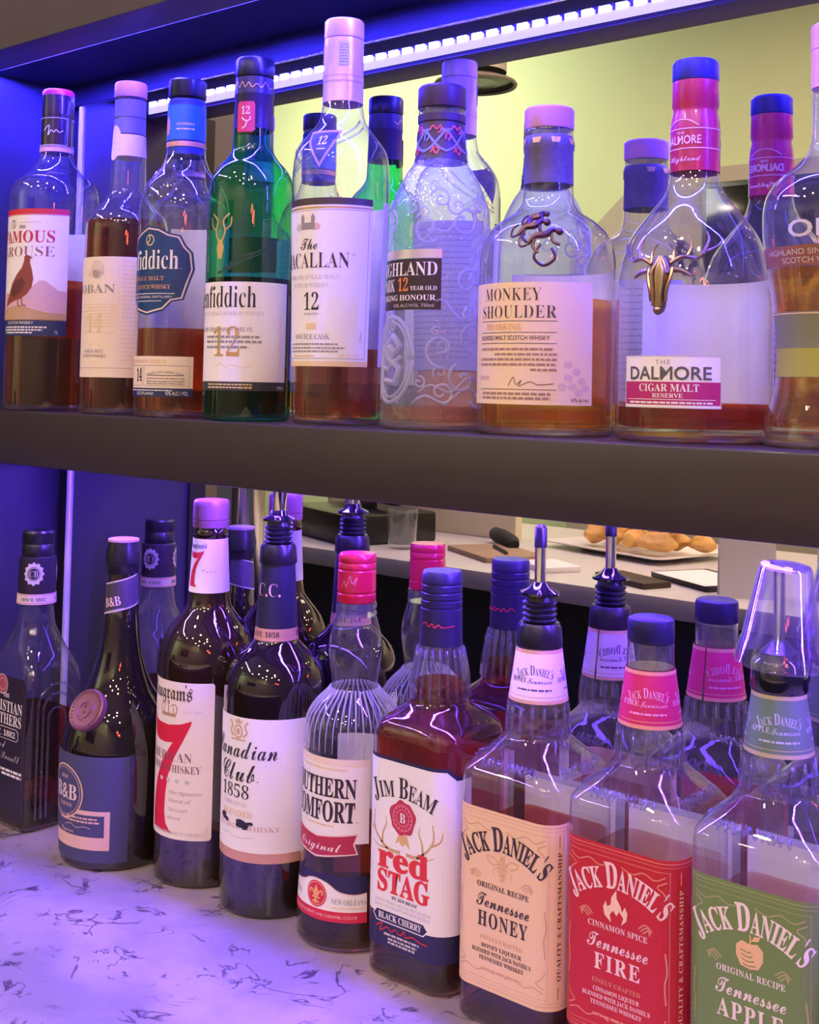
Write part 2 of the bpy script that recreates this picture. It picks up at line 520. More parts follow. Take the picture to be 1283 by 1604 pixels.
def surf_rect(a, b, c):
    """u is the distance along the outline of a rounded rectangle from the middle of the front"""
    def f(u, v, off):
        s = 1 if u >= 0 else -1; d = abs(u)
        if d <= a - c: p = (d, -b); n = (0, -1)
        elif d <= a - c + PI / 2 * c:
            t = (d - (a - c)) / c; n = (math.sin(t), -math.cos(t)); p = (a - c + c * n[0], -(b - c) + c * n[1])
        else:
            p = (a, -(b - c) + d - (a - c) - PI / 2 * c); n = (1, 0)
        return Vector((s * (p[0] + n[0] * off) / 1000, (p[1] + n[1] * off) / 1000, v / 1000))
    return f
def emboss(parent, bm, mat=None):
    """raised moulding of the glass wall, joined into the bottle's own glass"""
    g = next(c for c in parent.children if c.name.startswith('glass_body'))
    tmp = bpy.data.meshes.new('tmp'); bm.to_mesh(tmp); bm.free()
    b2 = bmesh.new(); b2.from_mesh(g.data); n0 = len(b2.faces); b2.from_mesh(tmp); b2.faces.ensure_lookup_table()
    k = len(g.data.materials)
    if k < 2: g.data.materials.append(mat or EMBOSS)
    for f in b2.faces[n0:]: f.material_index = 1; f.smooth = True
    b2.to_mesh(g.data); b2.free(); bpy.data.meshes.remove(tmp)
def back_label(parent, s, r0, half, v0, v1, mat=None, rect=None):
    """the paper on the back of the bottle, seen through the glass and in the mirror"""
    P = Print(rect or surf_round(s, r0)); c = 0 if rect else PI * r0
    P.rect(c - half, c + half, v0, v1, mat or WHITE, 0)
    v = v1 - 8; k = 0
    while v > v0 + 6:
        greek(P, c - half * 0.75, c + half * 0.75, v, 1.5, PALEINK, 1, k); v -= 5.2; k += 1
    return P.build('back_label', parent)
def greek(P, u0, u1, v, h, mat, layer=3, seed=0):
    """a line of very small print"""
    rnd = random.Random(seed + int(v * 10)); x = u0
    while x < u1:
        w = rnd.uniform(1.2, 4.5) * h * 0.9; w = min(w, u1 - x)
        P.rect(x, x + w, v, v + h, mat, layer); x += w + h * 0.55
# ------------------------------------------------------------------ the setting
SHELF_T, SHELF_B, COUNTER = -0.0334, -0.0864, -0.4475     # heights relative to the eye
YM = 0.80                                                 # mirror face
XW = -1.20                                                # face of the left side wall
BROWN = M('dark brown laminate', (0.040, 0.029, 0.027), rough=0.42, var=0.05, scale=900, coat=0.12)
PANEL = M('dark panel', (0.035, 0.035, 0.06), rough=0.45, var=0.08, scale=30)
BLACKW = M('black board', (0.012, 0.012, 0.015), rough=0.5)
MIRROR = M('mirror silver', (0.90, 0.91, 0.92), rough=0.0, metal=1.0, var=0.0)

def quartz():
    m, t, b = nt('pale quartz with fine grey veins')
    tc = t.nodes.new('ShaderNodeTexCoord')
    n1 = t.nodes.new('ShaderNodeTexNoise'); n1.inputs['Scale'].default_value = 17; n1.inputs['Detail'].default_value = 4; n1.inputs['Distortion'].default_value = 1.8
    n2 = t.nodes.new('ShaderNodeTexNoise'); n2.inputs['Scale'].default_value = 14; n2.inputs['Detail'].default_value = 4
    n3 = t.nodes.new('ShaderNodeTexNoise'); n3.inputs['Scale'].default_value = 30; n3.inputs['Detail'].default_value = 2
    for n in (n1, n2, n3): t.links.new(tc.outputs['Object'], n.inputs['Vector'])
    # thin veins where the first noise crosses a level, broken up by the third
    s = t.nodes.new('ShaderNodeMath'); s.operation = 'SUBTRACT'; s.inputs[1].default_value = 0.5
    a = t.nodes.new('ShaderNodeMath'); a.operation = 'ABSOLUTE'
    r = t.nodes.new('ShaderNodeMapRange'); r.inputs['From Min'].default_value = 0.002; r.inputs['From Max'].default_value = 0.026
    r.inputs['To Min'].default_value = 1; r.inputs['To Max'].default_value = 0
    t.links.new(n1.outputs['Fac'], s.inputs[0]); t.links.new(s.outputs[0], a.inputs[0]); t.links.new(a.outputs[0], r.inputs['Value'])
    g = t.nodes.new('ShaderNodeMapRange'); g.inputs['From Min'].default_value = 0.47; g.inputs['From Max'].default_value = 0.54
    t.links.new(n3.outputs['Fac'], g.inputs['Value'])
    mu = t.nodes.new('ShaderNodeMath'); mu.operation = 'MULTIPLY'
    t.links.new(r.outputs[0], mu.inputs[0]); t.links.new(g.outputs[0], mu.inputs[1])
    mk = t.nodes.new('ShaderNodeMath'); mk.operation = 'MULTIPLY'; mk.inputs[1].default_value = 0.95
    t.links.new(mu.outputs[0], mk.inputs[0])
    cl = t.nodes.new('ShaderNodeMapRange'); cl.inputs['From Min'].default_value = 0.40; cl.inputs['From Max'].default_value = 0.62
    t.links.new(n2.outputs['Fac'], cl.inputs['Value'])
    mx = t.nodes.new('ShaderNodeMix'); mx.data_type = 'RGBA'
    mx.inputs['A'].default_value = (0.30, 0.265, 0.34, 1); mx.inputs['B'].default_value = (0.44, 0.375, 0.42, 1)
    t.links.new(cl.outputs[0], mx.inputs['Factor'])
    m2 = t.nodes.new('ShaderNodeMix'); m2.data_type = 'RGBA'; m2.inputs['B'].default_value = (0.04, 0.035, 0.07, 1)
    t.links.new(mx.outputs['Result'], m2.inputs['A']); t.links.new(mk.outputs[0], m2.inputs['Factor'])
    t.links.new(m2.outputs['Result'], b.inputs['Base Color']); b.inputs['Roughness'].default_value = 0.28
    return m
QUARTZ = quartz()

XR = 0.75                                                 # right end of the back bar (out of the picture)
structure(boxobj('wall_back', (XW - 0.05, XR, 0.812, 0.86, -1.35, 1.30), BLACKW))
structure(boxobj('wall_left', (XW - 0.05, XW, 0.60, 0.812, COUNTER, 0.330), PANEL))
structure(boxobj('trim_1', (XW - 0.05, XW + 0.004, 0.575, 0.60, COUNTER, 0.335), BLACKW))
o = boxobj('worktop', (XW - 0.05, XR, 0.36, 0.812, COUNTER - 0.03, COUNTER), QUARTZ, bev=0.002)
tag(o, 'pale veined stone worktop under the front row of bottles, lit purple', 'counter')
o = boxobj('counter_cabinet', (XW - 0.05, XR, 0.40, 0.812, -1.35, COUNTER - 0.03), BLACKW)
tag(o, 'black cabinet carrying the pale stone worktop', 'cabinet')
sh = root('shelf', 'thick dark brown shelf carrying the upper row of bottles', 'shelf', (XW, 0.668, SHELF_B))
boxobj('shelf_board', (0, XR - XW, 0.020, 0.131, 0.024, SHELF_T - SHELF_B), BROWN, sh)
boxobj('front_edge', (0, XR - XW, 0.0, 0.020, 0.0, SHELF_T - SHELF_B), BROWN, sh, bev=0.0022)
o = boxobj('canopy', (XW - 0.05, XR, 0.637, 0.682, 0.3187, 0.80), M('grey brown fascia laminate', (0.085, 0.070, 0.055), rough=0.5, var=0.05, scale=900), bev=0.001)
tag(o, 'dark brown fascia board above the upper row of bottles', 'fascia')
SOFFIT = M('dark soffit', (0.012, 0.012, 0.02), rough=0.6, spec=0.2)
structure(boxobj('ceiling', (XW - 0.05, XR, 0.706, 0.812, 0.330, 0.37), SOFFIT))
structure(boxobj('trim_5', (XW - 0.05, XR, 0.682, 0.706, 0.345, 0.37), SOFFIT))
def mirror(z0, z1, label):
    r = root('mirror', label, 'mirror', (0, 0, 0))
    boxobj('silvered_glass', (-1.159, XR, YM, YM + 0.006, z0, z1), MIRROR, r)
    boxobj('polished_edge', (-1.1645, -1.159, YM - 0.003, YM + 0.006, z0, z1), M('polished glass edge', (0.75, 0.75, 0.82), rough=0.2), r, bev=0.0008)
    boxobj('top_edge', (-1.1625, XR, YM - 0.001, YM + 0.006, z1, z1 + 0.0015), CHROME, r)
mirror(SHELF_T, 0.306, 'large mirror behind the upper row of bottles')
mirror(COUNTER, SHELF_B, 'long mirror between the shelf and the pale worktop')
structure(boxobj('trim_2', (XW, XR, YM - 0.001, 0.812, 0.3077, 0.330), SOFFIT))

# LED strips
DOTM = emis('led', LED_COL, LED_DOT); BANDM = emis('led strip glow', (0.42, 0.36, 1.0), LED_BAND)
DOTM2 = emis('led lower', LED_COL2, LED_DOT2); BANDM2 = emis('led lower glow', LED_COL2, LED_BAND2)
def led_strip(label, x0, n, pitch, y, z0, z1, dm, bmat, down=False):
    r = root('led_strip', label, 'light strip', (x0, y, z0))
    L = n * pitch
    if not down:
        boxobj('channel', (0, L, 0.0005, 0.003, 0.0, z1 - z0 + 0.003), CHROME, r)
        boxobj('diffuser', (0, L, 0.003, 0.0045, 0.0, (z1 - z0) * 0.62), bmat, r)
    else:
        boxobj('channel', (0, L, 0.0, 0.012, -0.003, -0.0005), CHROME, r)
        boxobj('diffuser', (0, L, 0.0, 0.012, -0.0045, -0.003), bmat, r)
    bm = bmesh.new()
    if not down: box(bm, 0, 0.0105, 0.003, 0.006, (z1 - z0) * 0.62, (z1 - z0) * 1.0)
    else: box(bm, 0, 0.005, 0.003, 0.008, -0.007, -0.0045)
    d0 = link('led', bm, dm, r, (pitch * 0.2, 0, 0), smooth=False)
    for i in range(1, n):
        d = d0.copy(); d.location = (pitch * (i + 0.2), 0, 0); COL.objects.link(d); d.parent = r
led_strip('bright violet light strip on the back of the top fascia, seen in the mirror', -1.19, 98, 0.0175, 0.682, 0.3222, 0.336, DOTM, BANDM)
led_strip('violet light strip under the brown shelf, behind its front edge', -1.08, 98, 0.0175, 0.732, SHELF_B + 0.0235, 0, DOTM2, BANDM2, down=True)

# ------------------------------------------------------------------ bottle builder
SHELF_ROW, COUNTER_ROW = 'spirit bottles on the brown shelf', 'spirit bottles on the stone worktop'
def base_of(lv):
    l0 = norm_levels(lv)
    z, a, b, c = l0[0]
    return [(0, a - 4, b - 4, max(c - 4, 1)), (1.2, a - 1.2, b - 1.2, max(c - 1.2, 1)), (4, a, b, c)] + [l for l in l0 if l[0] > 4]
def glass(parent, lv, mat=None, n=96, name='glass_body', flute=None):
    bm = bmesh.new(); s = smooth_levels(base_of(lv))
    loft(bm, s, n, True, False, flute=flute)
    link(name, bm, mat or CLEAR, parent, angle=60)
    return s
def fill(parent, s, z1, mat, wall=2.6, z0=6.0, n=64, name='liquid'):
    lv = [(z, a - wall, b - wall, max(c - wall, 1)) for z, a, b, c in s if z0 < z < z1]
    a, b, c = level_at(s, z1); lv.append((z1, a - wall, b - wall, max(c - wall, 1)))
    a, b, c = level_at(s, z0); lv = [(z0, a - wall - 3, b - wall - 3, max(c - wall - 3, 1)), (z0 + 1.5, a - wall - 0.6, b - wall - 0.6, max(c - wall - .6, 1))] + [l for l in lv if l[0] > z0 + 1.5]
    bm = bmesh.new(); loft(bm, lv, n)
    return link(name, bm, mat, parent, angle=50)
def solid(name, parent, lv, mat, n=40, cap0=True, cap1=True, flute=None):
    return lathe(name, lv, mat, parent, n=n, cap0=cap0, cap1=cap1, flute=flute)
def base_puck(parent, s, z1=5.5, inset=0.4, n=64):
    """the thick clear bottom"""
    lv = [(z, a - inset, b - inset, max(c - inset, 1)) for z, a, b, c in s if 0.3 < z < z1]
    if len(lv) > 1:
        bm = bmesh.new(); loft(bm, lv, n); link('glass_base', bm, BASEG, parent, angle=50)
BASEG = liquid('thick glass base', (0.92, 0.93, 0.96), ior=1.5, see=0.2)
def knurl(n, amp, z0, z1):
    return lambda z, th: 1 + (amp * (0.5 + 0.5 * math.cos(n * th)) if z0 < z < z1 else 0)

# ---- 1 bird label bottle ------------------------------------------------------------
r = root('liquor_bottle', 'tall bottle with a red game bird on its white label', 'bottle', (-1.0766, 0.712, SHELF_T), SHELF_ROW)
lv = [(4, 44.8), (125, 44.5), (205, 44.6), (216, 44.4), (226, 42.5), (234, 37.0), (241, 27.5), (251, 19.5), (263, 16.1), (270, 14.5), (318, 13.5)]
s = glass(r, lv); fill(r, s, 130, AMBER); base_puck(r, s)
solid('capsule', r, [(263, 16.4), (266.5, 16.6), (266.5, 16.3), (299, 16.4), (299, 16.0), (302, 16.4), (305, 16.0), (308, 16.4), (311, 16.0), (314, 16.4), (317, 16.1), (321, 16.2)], M('black foil', (0.03, 0.012, 0.016), rough=0.25, coat=0.6))
solid('cap_top', r, [(321, 16.2), (325.5, 16.0), (327.5, 14.5), (328, 10)], M('crimson cap', (0.50, 0.03, 0.09), rough=0.35))
P = Print(surf_round([(260, 16.6), (330, 16.6)]), 2)
P.rect(-52, 52, 262.5, 266.8, M('pink band', (0.72, 0.42, 0.40), rough=0.5), 1); P.rect(-52, 52, 267.4, 268.2, M('pink band', None), 1)
for c in (4, 56): P.line([(c - 2, 284), (c + 4, 289), (c + 3, 279), (c + 6, 284), (c + 9, 282), (c + 11, 284.5), (c + 14, 282), (c + 18, 284)], 0.7, WHITEINK, 2)
P.frame(-14, 27, 269, 297, 0.4, WHITEINK, 1); P.frame(33, 70, 269, 297, 0.4, WHITEINK, 1)
P.build('capsule_band', r)
P = Print(surf_round(s, 44.6))
P.rect(-50, 58.5, 74, 200, WHITE, 0); P.rect(-50, 58.5, 194.5, 200, REDINK, 1); P.rect(-50, 58.5, 193.6, 194.1, REDINK, 1)
P.text('FAMOUS', 'B', M('crimson ink', (0.50, 0.02, 0.08), rough=0.5), 11, 166.5, 11.5, 70)
P.text('GROUSE', 'B', M('wine ink', (0.30, 0.10, 0.12), rough=0.5), 11, 152.5, 10, 70, bold=-6)
P.text('THE', 'B', INK, 11, 180.5, 3, 9)
P.ringd(-2, 185, 4, 4.6, 0.8, GREYINK, 2); P.rect(-3.5, -0.5, 187, 189.5, GREYINK, 2); P.disc(-2, 184, 2, 2.6, PALEINK, 2)
greek(P, 6, 32, 186, 0.8, PALEINK, 2)
# hill, ground, bird
P.poly([(-49, 92), (58, 92), (58, 118), (50, 119), (38, 128), (32, 129), (20, 119), (6, 114), (-20, 118), (-49, 110)], M('lilac hill', (0.66, 0.44, 0.50), rough=0.6), 1)
P.poly([(-49, 89), (58, 89), (58, 96), (40, 97), (26, 100), (14, 104), (0, 103), (-20, 100), (-49, 100)], M('tan moor', (0.52, 0.34, 0.20), rough=0.6, var=0.25, scale=700), 2)
BIRD = M('russet bird print', (0.26, 0.055, 0.035), rough=0.6, var=0.35, scale=1200)
P.poly([(15, 152.5), (18, 154), (21, 152.8), (24.5, 151), (21.5, 150), (21.5, 146), (24, 138), (25.5, 130), (24, 122), (19, 115), (12, 110.5), (5, 109), (-2, 107), (-12, 103), (-10, 109), (-5, 117), (-1, 126), (6, 135), (12, 141), (14.5, 147)], BIRD, 3)
P.poly([(-4, 117), (4, 128), (13, 132), (17, 126), (12, 117), (3, 112)], M('dark feather print', (0.12, 0.03, 0.025), rough=0.6, var=0.3, scale=1500), 4)
P.disc(18.5, 152, 0.6, 0.6, INK, 4)
P.line([(8, 110), (8.5, 104), (12, 103)], 1.3, BIRD, 3, smooth=False); P.line([(13, 111), (14, 104.5), (18, 103.5)], 1.3, BIRD, 3, smooth=False)
P.rect(-50, 58.5, 74, 90, NAVYP, 2)
P.text('SCOTCH WHISKY', 'N', WHITEINK, 10, 85.5, 2.6, 34, bold=2, layer=4)
for v, a, b in ((81.7, -12, 40), (79.0, -12, 36), (76.3, -10, 26)): greek(P, a, b, v, 1.5, WHITEINK, 4)
P.text('1L', 'N', WHITEINK, 49, 76.5, 3, layer=4)
P.build('label', r)

back_label(r, s, 44.6, 52, 74, 185)
# ---- 2 cream label bottle -----------------------------------------------------------
r = root('liquor_bottle', 'dark amber bottle with a long neck, pink stopper and plain cream label', 'bottle', (-0.9595, 0.715, SHELF_T), SHELF_ROW)
lv = [(4, 39.2), (150, 39), (178, 38.6), (188, 36), (197, 28), (206, 20.5), (214, 17.2), (240, 16.4), (268, 14.6), (303, 14.4)]
s = glass(r, lv); fill(r, s, 184, DEEP); base_puck(r, s)
solid('stopper', r, [(304, 15.2), (305, 15.5), (317, 15.5), (318.7, 14.5)], PINKCAP)
solid('capsule', r, [(268, 15.2), (283, 15.0), (283, 14.4), (284.5, 14.4), (284.5, 15.0), (301, 14.8)], M('slate foil', (0.16, 0.14, 0.24), rough=0.4), cap0=False)
P = Print(surf_round([(236, 17.0), (268, 15.2), (290, 15.0)], 16), 2)
PINKP = M('lilac paper', (0.80, 0.66, 0.70), rough=0.6)
P.rect(-49, 49, 246, 267, PINKP, 0); P.disc(-2, 259, 9, 17, PINKP, 1); P.ringd(-2, 259, 7.8, 15.2, 0.5, PALEINK, 2)
P.text('OBAN', 'B', PALEINK, -2, 257, 3, 10); P.text('1794', 'B', PALEINK, -2, 252.5, 2, 7); P.ringd(-2, 267, 2, 3.5, 0.6, PALEINK, 2)
P.build('neck_label', r)
P = Print(surf_round(s, 39))
P.rect(-24, 88, 34.5, 147, CREAM, 0)
P.text('OBAN', 'B', GREYINK, 5, 113, 8, 46, bold=-3)
P.text('14', 'B', PALEGOLD, 6, 76, 17, 20, bold=-6)
for i in range(10): P.rect(-12, 30, 76 + i * 2.9, 76.5 + i * 2.9, PALEGOLD, 2) if i not in (1,) else None
P.disc(8, 135, 8, 9, M('faint tan print', (0.70, 0.60, 0.50), rough=0.6), 1); P.disc(6, 131, 10, 4, M('faint tan print', None), 1)
P.text('SINGLE MALT', 'B', GREYINK, 6, 57.5, 2.6, 24); P.text('SCOTCH WHISKY', 'B', GREYINK, 6, 53, 2.6, 30)
P.ringd(8, 57, 9, 9, 0.4, PALEGOLD, 1)
P.rect(-20, 45, 43, 43.4, GREYINK, 1); P.rect(31, 31.3, 40, 145, PALEGOLD, 1)
for i in range(24): greek(P, 34, 60, 50 + i * 4, 1.1, PALEGOLD, 2, i)
P.build('label', r)

back_label(r, s, 39, 40, 36, 146)
# ---- 3 blue badge bottle ------------------------------------------------------------
r = root('liquor_bottle', 'clear bottle with a dark blue badge label, blue neck foil and black stopper', 'bottle', (-0.8719, 0.713, SHELF_T), SHELF_ROW)
lv = [(4, 40.5), (150, 40.8), (186, 40.8), (200, 38.4), (212, 33), (225, 22.5), (240, 17.5), (255, 15), (290, 15)]
s = glass(r, lv); fill(r, s, 79, AMBER); base_puck(r, s)
solid('stopper', r, [(291.5, 16.8), (293, 17.2), (306.5, 17.2), (308, 16)], BLACKP)
solid('capsule', r, [(238, 17.4), (262, 17.2), (285, 17.0), (288.8, 16.8)], BLUECAP, cap0=False)
P = Print(surf_round([(236, 17.7), (290, 17.1)], 17), 2)
BRB = M('bright blue foil', (0.02, 0.16, 0.55), rough=0.35)
P.rect(-53, 53, 251, 283, BRB, 0); P.rect(-53, 53, 245, 249.5, COPPER, 0); P.rect(-53, 53, 286, 286.8, NAVYP, 0)
P.text('GLENFIDDICH', 'B', PALEGOLD, 14, 264, 2.2, 16); greek(P, 6, 22, 260, 1.2, PALEGOLD)
P.poly([(-8, 256), (-3, 256), (-1, 262), (-2, 268), (-4, 273), (-6, 273), (-9, 266)], COPPER, 2)
P.build('neck_label', r)
bm = bmesh.new()                                          # moulded stag antlers on the shoulder
fs = surf_round(s, 40.8)
for sg in (-1, 1):
    tube(bm, [fs(6 + sg * u, v, 0.4) for u, v in ((3, 196), (8, 206), (16, 213), (14, 222), (10, 229))], 0.0012)
    tube(bm, [fs(6 + sg * u, v, 0.4) for u, v in ((9, 206), (20, 206), (27, 214))], 0.001)
    tube(bm, [fs(6 + sg * u, v, 0.4) for u, v in ((16, 213), (24, 218), (24, 226))], 0.001)
emboss(r, bm)
P = Print(surf_round(s, 40.8))
def badge(k):
    pts = []
    base = [(-38, 118), (-41, 131), (-36, 148), (-28, 152), (-22, 160), (-10, 165), (2, 170), (14, 168), (24, 163), (34, 161), (39, 152), (45, 146), (47, 131), (42, 117), (38, 104), (28, 102), (20, 94), (3, 90), (-14, 94), (-22, 102), (-32, 104)]
    return [(3 + (u - 3) * k, 130.5 + (v - 130.5) * k) for u, v in base]
BB = M('deep badge blue', (0.012, 0.05, 0.17), rough=0.4)
P.poly(badge(1.0), BB, 0)
bo, bi = badge(0.955), badge(0.92)
for i in range(len(bo)): P.poly([bo[i], bo[(i + 1) % len(bo)], bi[(i + 1) % len(bo)], bi[i]], M('pale rose print', (0.80, 0.60, 0.56), rough=0.5), 1)
P.text('Glenfiddich', 'B', WHITEINK, -9, 131, 17, 84, bold=-3)
P.text('.', 'N', WHITEINK, 35, 131, 5)
P.text('SINGLE MALT', 'B', COPPER, 0, 121, 3.6, 40); P.text('SCOTCH WHISKY', 'B', COPPER, 6, 113.5, 3.6, 40)
P.rect(-24, 30, 109, 109.6, WHITEINK, 2); P.text('THE ORIGINAL DISTILLERY', 'N', WHITEINK, 5, 105.5, 1.8, 46); P.rect(-14, 18, 102.5, 103, WHITEINK, 2)
P.ringd(4, 157, 5, 5, 0.9, PALEGOLD, 2); P.line([(1, 154), (4, 158), (3, 162)], 0.9, PALEGOLD, 2)
P.build('badge_label', r)
P = Print(surf_round(s, 40.8))
P.rect(-40, 48, 18.5, 54, CREAM, 0); P.rect(-40, 48, 18.5, 26, NAVYP, 1)
P.text('BOURBON BARREL RESERVE', 'N', PALEGOLD, -2, 48, 3, 52, bold=3)
P.frame(-34, -1, 28, 46, 0.35, GREYINK, 2); P.text('14', 'B', INK, -6, 32, 11, 9)
P.frame(1, 45, 28, 46, 0.35, GREYINK, 2); P.text('AMERICAN NEW OAK', 'N', GREYINK, 22, 39, 2.4, 36, arc=60); P.rect(6, 40, 37, 37.5, INK, 2)
for v in (34, 31.5, 29.5): greek(P, 5, 41, v, 1.0, GREYINK)
greek(P, -30, 30, 23.6, 0.9, WHITEINK, 3); P.text('SCOTLAND', 'N', WHITEINK, 2, 20, 2.4, 22); P.text('43% ALC / VOL', 'N', WHITEINK, 34, 20, 3.2, 20)
P.build('lower_label', r)

back_label(r, s, 40.8, 48, 24, 176)
# ---- 4 green bottle -----------------------------------------------------------------
r = root('liquor_bottle', 'green glass bottle with a white label and a red tag on its neck', 'bottle', (-0.7815, 0.713, SHELF_T), SHELF_ROW)
lv = [(4, 37.8), (170, 37.9), (190, 37.6), (205, 36), (216, 30.8), (226, 22), (234, 18), (251, 17.1), (262, 15), (296, 15)]
s = glass(r, lv, GREEN); fill(r, s, 121, GREENL)
solid('stopper', r, [(297, 16.6), (299, 17.1), (311.5, 17.1), (313.3, 16)], BLACKP)
solid('capsule', r, [(251, 17.4), (279, 16.5), (280.5, 17.1), (282.5, 17.0), (296, 16.6)], M('black neck foil', (0.03, 0.02, 0.04), rough=0.3), cap0=False)
P = Print(surf_round([(250, 17.5), (280, 17.2), (296, 17.0)], 17), 2)
P.line([(-6, 286), (-3, 292), (0, 286), (3, 291), (6, 286), (9, 290), (12, 286), (16, 289), (20, 286), (24, 291), (28, 286), (33, 288)], 0.7, GOLDF, 1)
P.poly([(0, 247), (13, 247), (15, 249), (15, 271), (13.5, 273.5), (1, 273.5), (-1, 271), (-1, 249)], M('red tag', (0.62, 0.03, 0.08), rough=0.4), 1)
P.text('12', 'B', PALEGOLD, 7, 262.5, 6.5, 8.5, layer=3)
P.line([(4, 250), (7, 252), (8, 256), (5, 258), (4, 260)], 1.2, PALEGOLD, 3); P.line([(8, 256), (11, 258), (11, 260.5)], 1.0, PALEGOLD, 3)
P.build('neck_label', r)
P = Print(surf_round(s, 37.9))                         # gold stag print on the glass
for sg in (-1, 1):
    P.line([(4 + sg * 1.5, 150), (4 + sg * 5, 159), (4 + sg * 3, 168), (4 + sg * 9, 174)], 1.6, GOLDF, 1)
    P.line([(4 + sg * 4.6, 160), (4 + sg * 10, 164), (4 + sg * 11, 171)], 1.3, GOLDF, 1)
P.poly([(2, 152), (6, 152), (8, 145), (6, 136), (2, 136), (0, 145)], GOLDF, 1)
for i, (a, b, c) in enumerate(((8, 128, 40), (14, 132, 52), (24, 138, 56), (2, 124, 34))): P.line([(a, b), (a + (c - a) * 0.5, b + 5), (c, b + 16)], 2.2, M('dark green print', (0.01, 0.06, 0.04), rough=0.4), 0, taper=lambda t: 1 - 0.8 * t)
P.build('stag_print', r)
P = Print(surf_round(s, 37.9))
P.rect(-20, 68.5, 33, 116.5, WHITE, 0); P.rect(-20, 68.5, 25.5, 33, M('charcoal band', (0.04, 0.045, 0.06), rough=0.5), 0)
P.text('Glenfiddich', 'B', INK, -1, 95, 18, 78, bold=-5); P.text('.', 'N', INK, 40, 95, 4)
P.text('SINGLE MALT SCOTCH WHISKY', 'B', PALEINK, 12, 88.5, 3.2, 66, bold=-4)
P.text('12', 'B', GOLDF, 12, 54, 24, 28, bold=-4)
P.text('OUR ORIGINAL TWELVE', 'N', GREYINK, 8, 75, 3.4, 54)
for v, a, b in ((69.5, -10, 42), (65.5, -10, 43), (61, -10, 32)): greek(P, a, b, v, 1.8, GREYINK, 4)
P.line([(2, 45), (8, 48), (12, 45), (18, 47), (26, 45), (36, 46)], 0.4, PALEGOLD, 2)
P.text('CAREFULLY CRAFTED', 'N', PALEGOLD, 62, 75, 2, 30, rot=PI / 2); P.line([(60, 40), (62, 55), (59, 60), (62, 68)], 0.4, PALEGOLD, 2)
for v in (30, 27.5): greek(P, -6, 36, v, 1.2, PALEGOLD, 4)
P.text('750ml', 'N', WHITEINK, 62, 27, 2.4, 8)
P.build('label', r)

back_label(r, s, 37.9, 40, 34, 116)
# ---- 5 tall clear bottle with blue triangle ------------------------------------------
r = root('liquor_bottle', 'tallest upper bottle, silver pink cap, blue triangle on its clear shoulder', 'bottle', (-0.6838, 0.722, SHELF_T), SHELF_ROW)
lv = [(4, 36), (60, 37), (120, 38.5), (180, 39.8), (199, 39.9), (211, 39.3), (222, 37.2), (236, 28), (249, 19), (262, 16.5), (272, 14.5), (315, 14.5)]
s = glass(r, lv); fill(r, s, 61, AMBER); base_puck(r, s, 9)
SILV = M('brushed pink silver', (0.78, 0.55, 0.60), rough=0.35, metal=0.4, var=0.1, scale=900)
solid('cap', r, [(316.5, 16.2), (317.5, 16.5), (330.5, 16.4), (331.9, 15.4)], SILV)
solid('sleeve', r, [(263, 16.8), (280, 16.6), (280, 16.9), (282.5, 16.9), (282.5, 16.6), (315.8, 16.3)], SILV, cap0=False)
P = Print(surf_round([(263, 16.9), (332, 16.5)], 16.5), 2)
P.rect(8, 17, 292, 312, PALEINK, 1)
P.rect(-50, 50, 284, 284.6, GOLDF, 1); P.rect(-50, 50, 279, 279.5, GOLDF, 1)
for i in range(7): greek(P, 9, 16, 294 + i * 2.4, 1.2, GREYINK, 2, i); greek(P, -14, 4, 294 + i * 2.4, 0.8, PALEINK, 2, i)
P.build('sleeve_print', r)
bm = bmesh.new(); fs = surf_round(s, 39.9)              # cut ridges of the shoulder
for a, b in (((-24, 199), (60, 240)), ((-24, 203), (60, 246)), ((14, 200), (-40, 240)), ((14, 196), (-50, 236))):
    tube(bm, [fs(a[0] + (b[0] - a[0]) * t / 12, a[1] + (b[1] - a[1]) * t / 12, 0.1) for t in range(13)], 0.0009)
emboss(r, bm)
P = Print(surf_round(s, 39.9))
P.poly([(-9, 236), (31, 236), (12, 204)], M('violet foil', (0.42, 0.26, 0.62), rough=0.4), 1); P.poly([(-5.5, 234), (27.5, 234), (12, 208)], M('royal blue foil', (0.02, 0.04, 0.32), rough=0.4), 2)
P.text('12', 'B', WHITEINK, 12, 223, 7.5, 10, layer=3); P.rect(8, 16, 219, 219.8, WHITEINK, 3)
P.build('triangle_label', r)
P = Print(surf_round(s, 39))
P.rect(-57, 57, 46.5, 180, WHITE, 0); P.rect(-57, 57, 174.5, 180, M('bronze brown print', (0.07, 0.05, 0.05), rough=0.4), 1); P.rect(-57, 57, 171.5, 173, GOLDF, 1)
P.rect(-57, 57, 46.5, 50.5, PALEGOLD, 1); P.frame(-54, 54, 52.5, 170.5, 0.4, GREYINK, 1)
P.rect(-3, 7, 155, 160.5, GREYINK, 2); P.rect(-5, -1.5, 155, 164, GREYINK, 2); P.rect(5.5, 9, 155, 164, GREYINK, 2); P.poly([(-5.5, 164), (-1, 164), (-3.2, 168)], GREYINK, 2); P.poly([(5, 164), (9.5, 164), (7.2, 168)], GREYINK, 2)
P.disc(10, 157, 4, 3, M('rose print', (0.75, 0.50, 0.55), rough=0.6), 1); P.disc(-8, 157, 3.5, 3, PALEINK, 1)
P.text('The', 'S', INK, 3, 139, 9.5, 18)
P.text('MACALLAN', 'B', M('purple black ink', (0.06, 0.03, 0.05), rough=0.5), 2, 124.5, 12, 72, bold=-5)
P.text('TM', 'N', GREYINK, 41, 134, 1.6)
P.text('HIGHLAND SINGLE MALT', 'B', PALEINK, 2, 115.5, 3.4, 56, bold=-3); P.text('SCOTCH WHISKY', 'B', PALEINK, 3, 109, 3.4, 38, bold=-3)
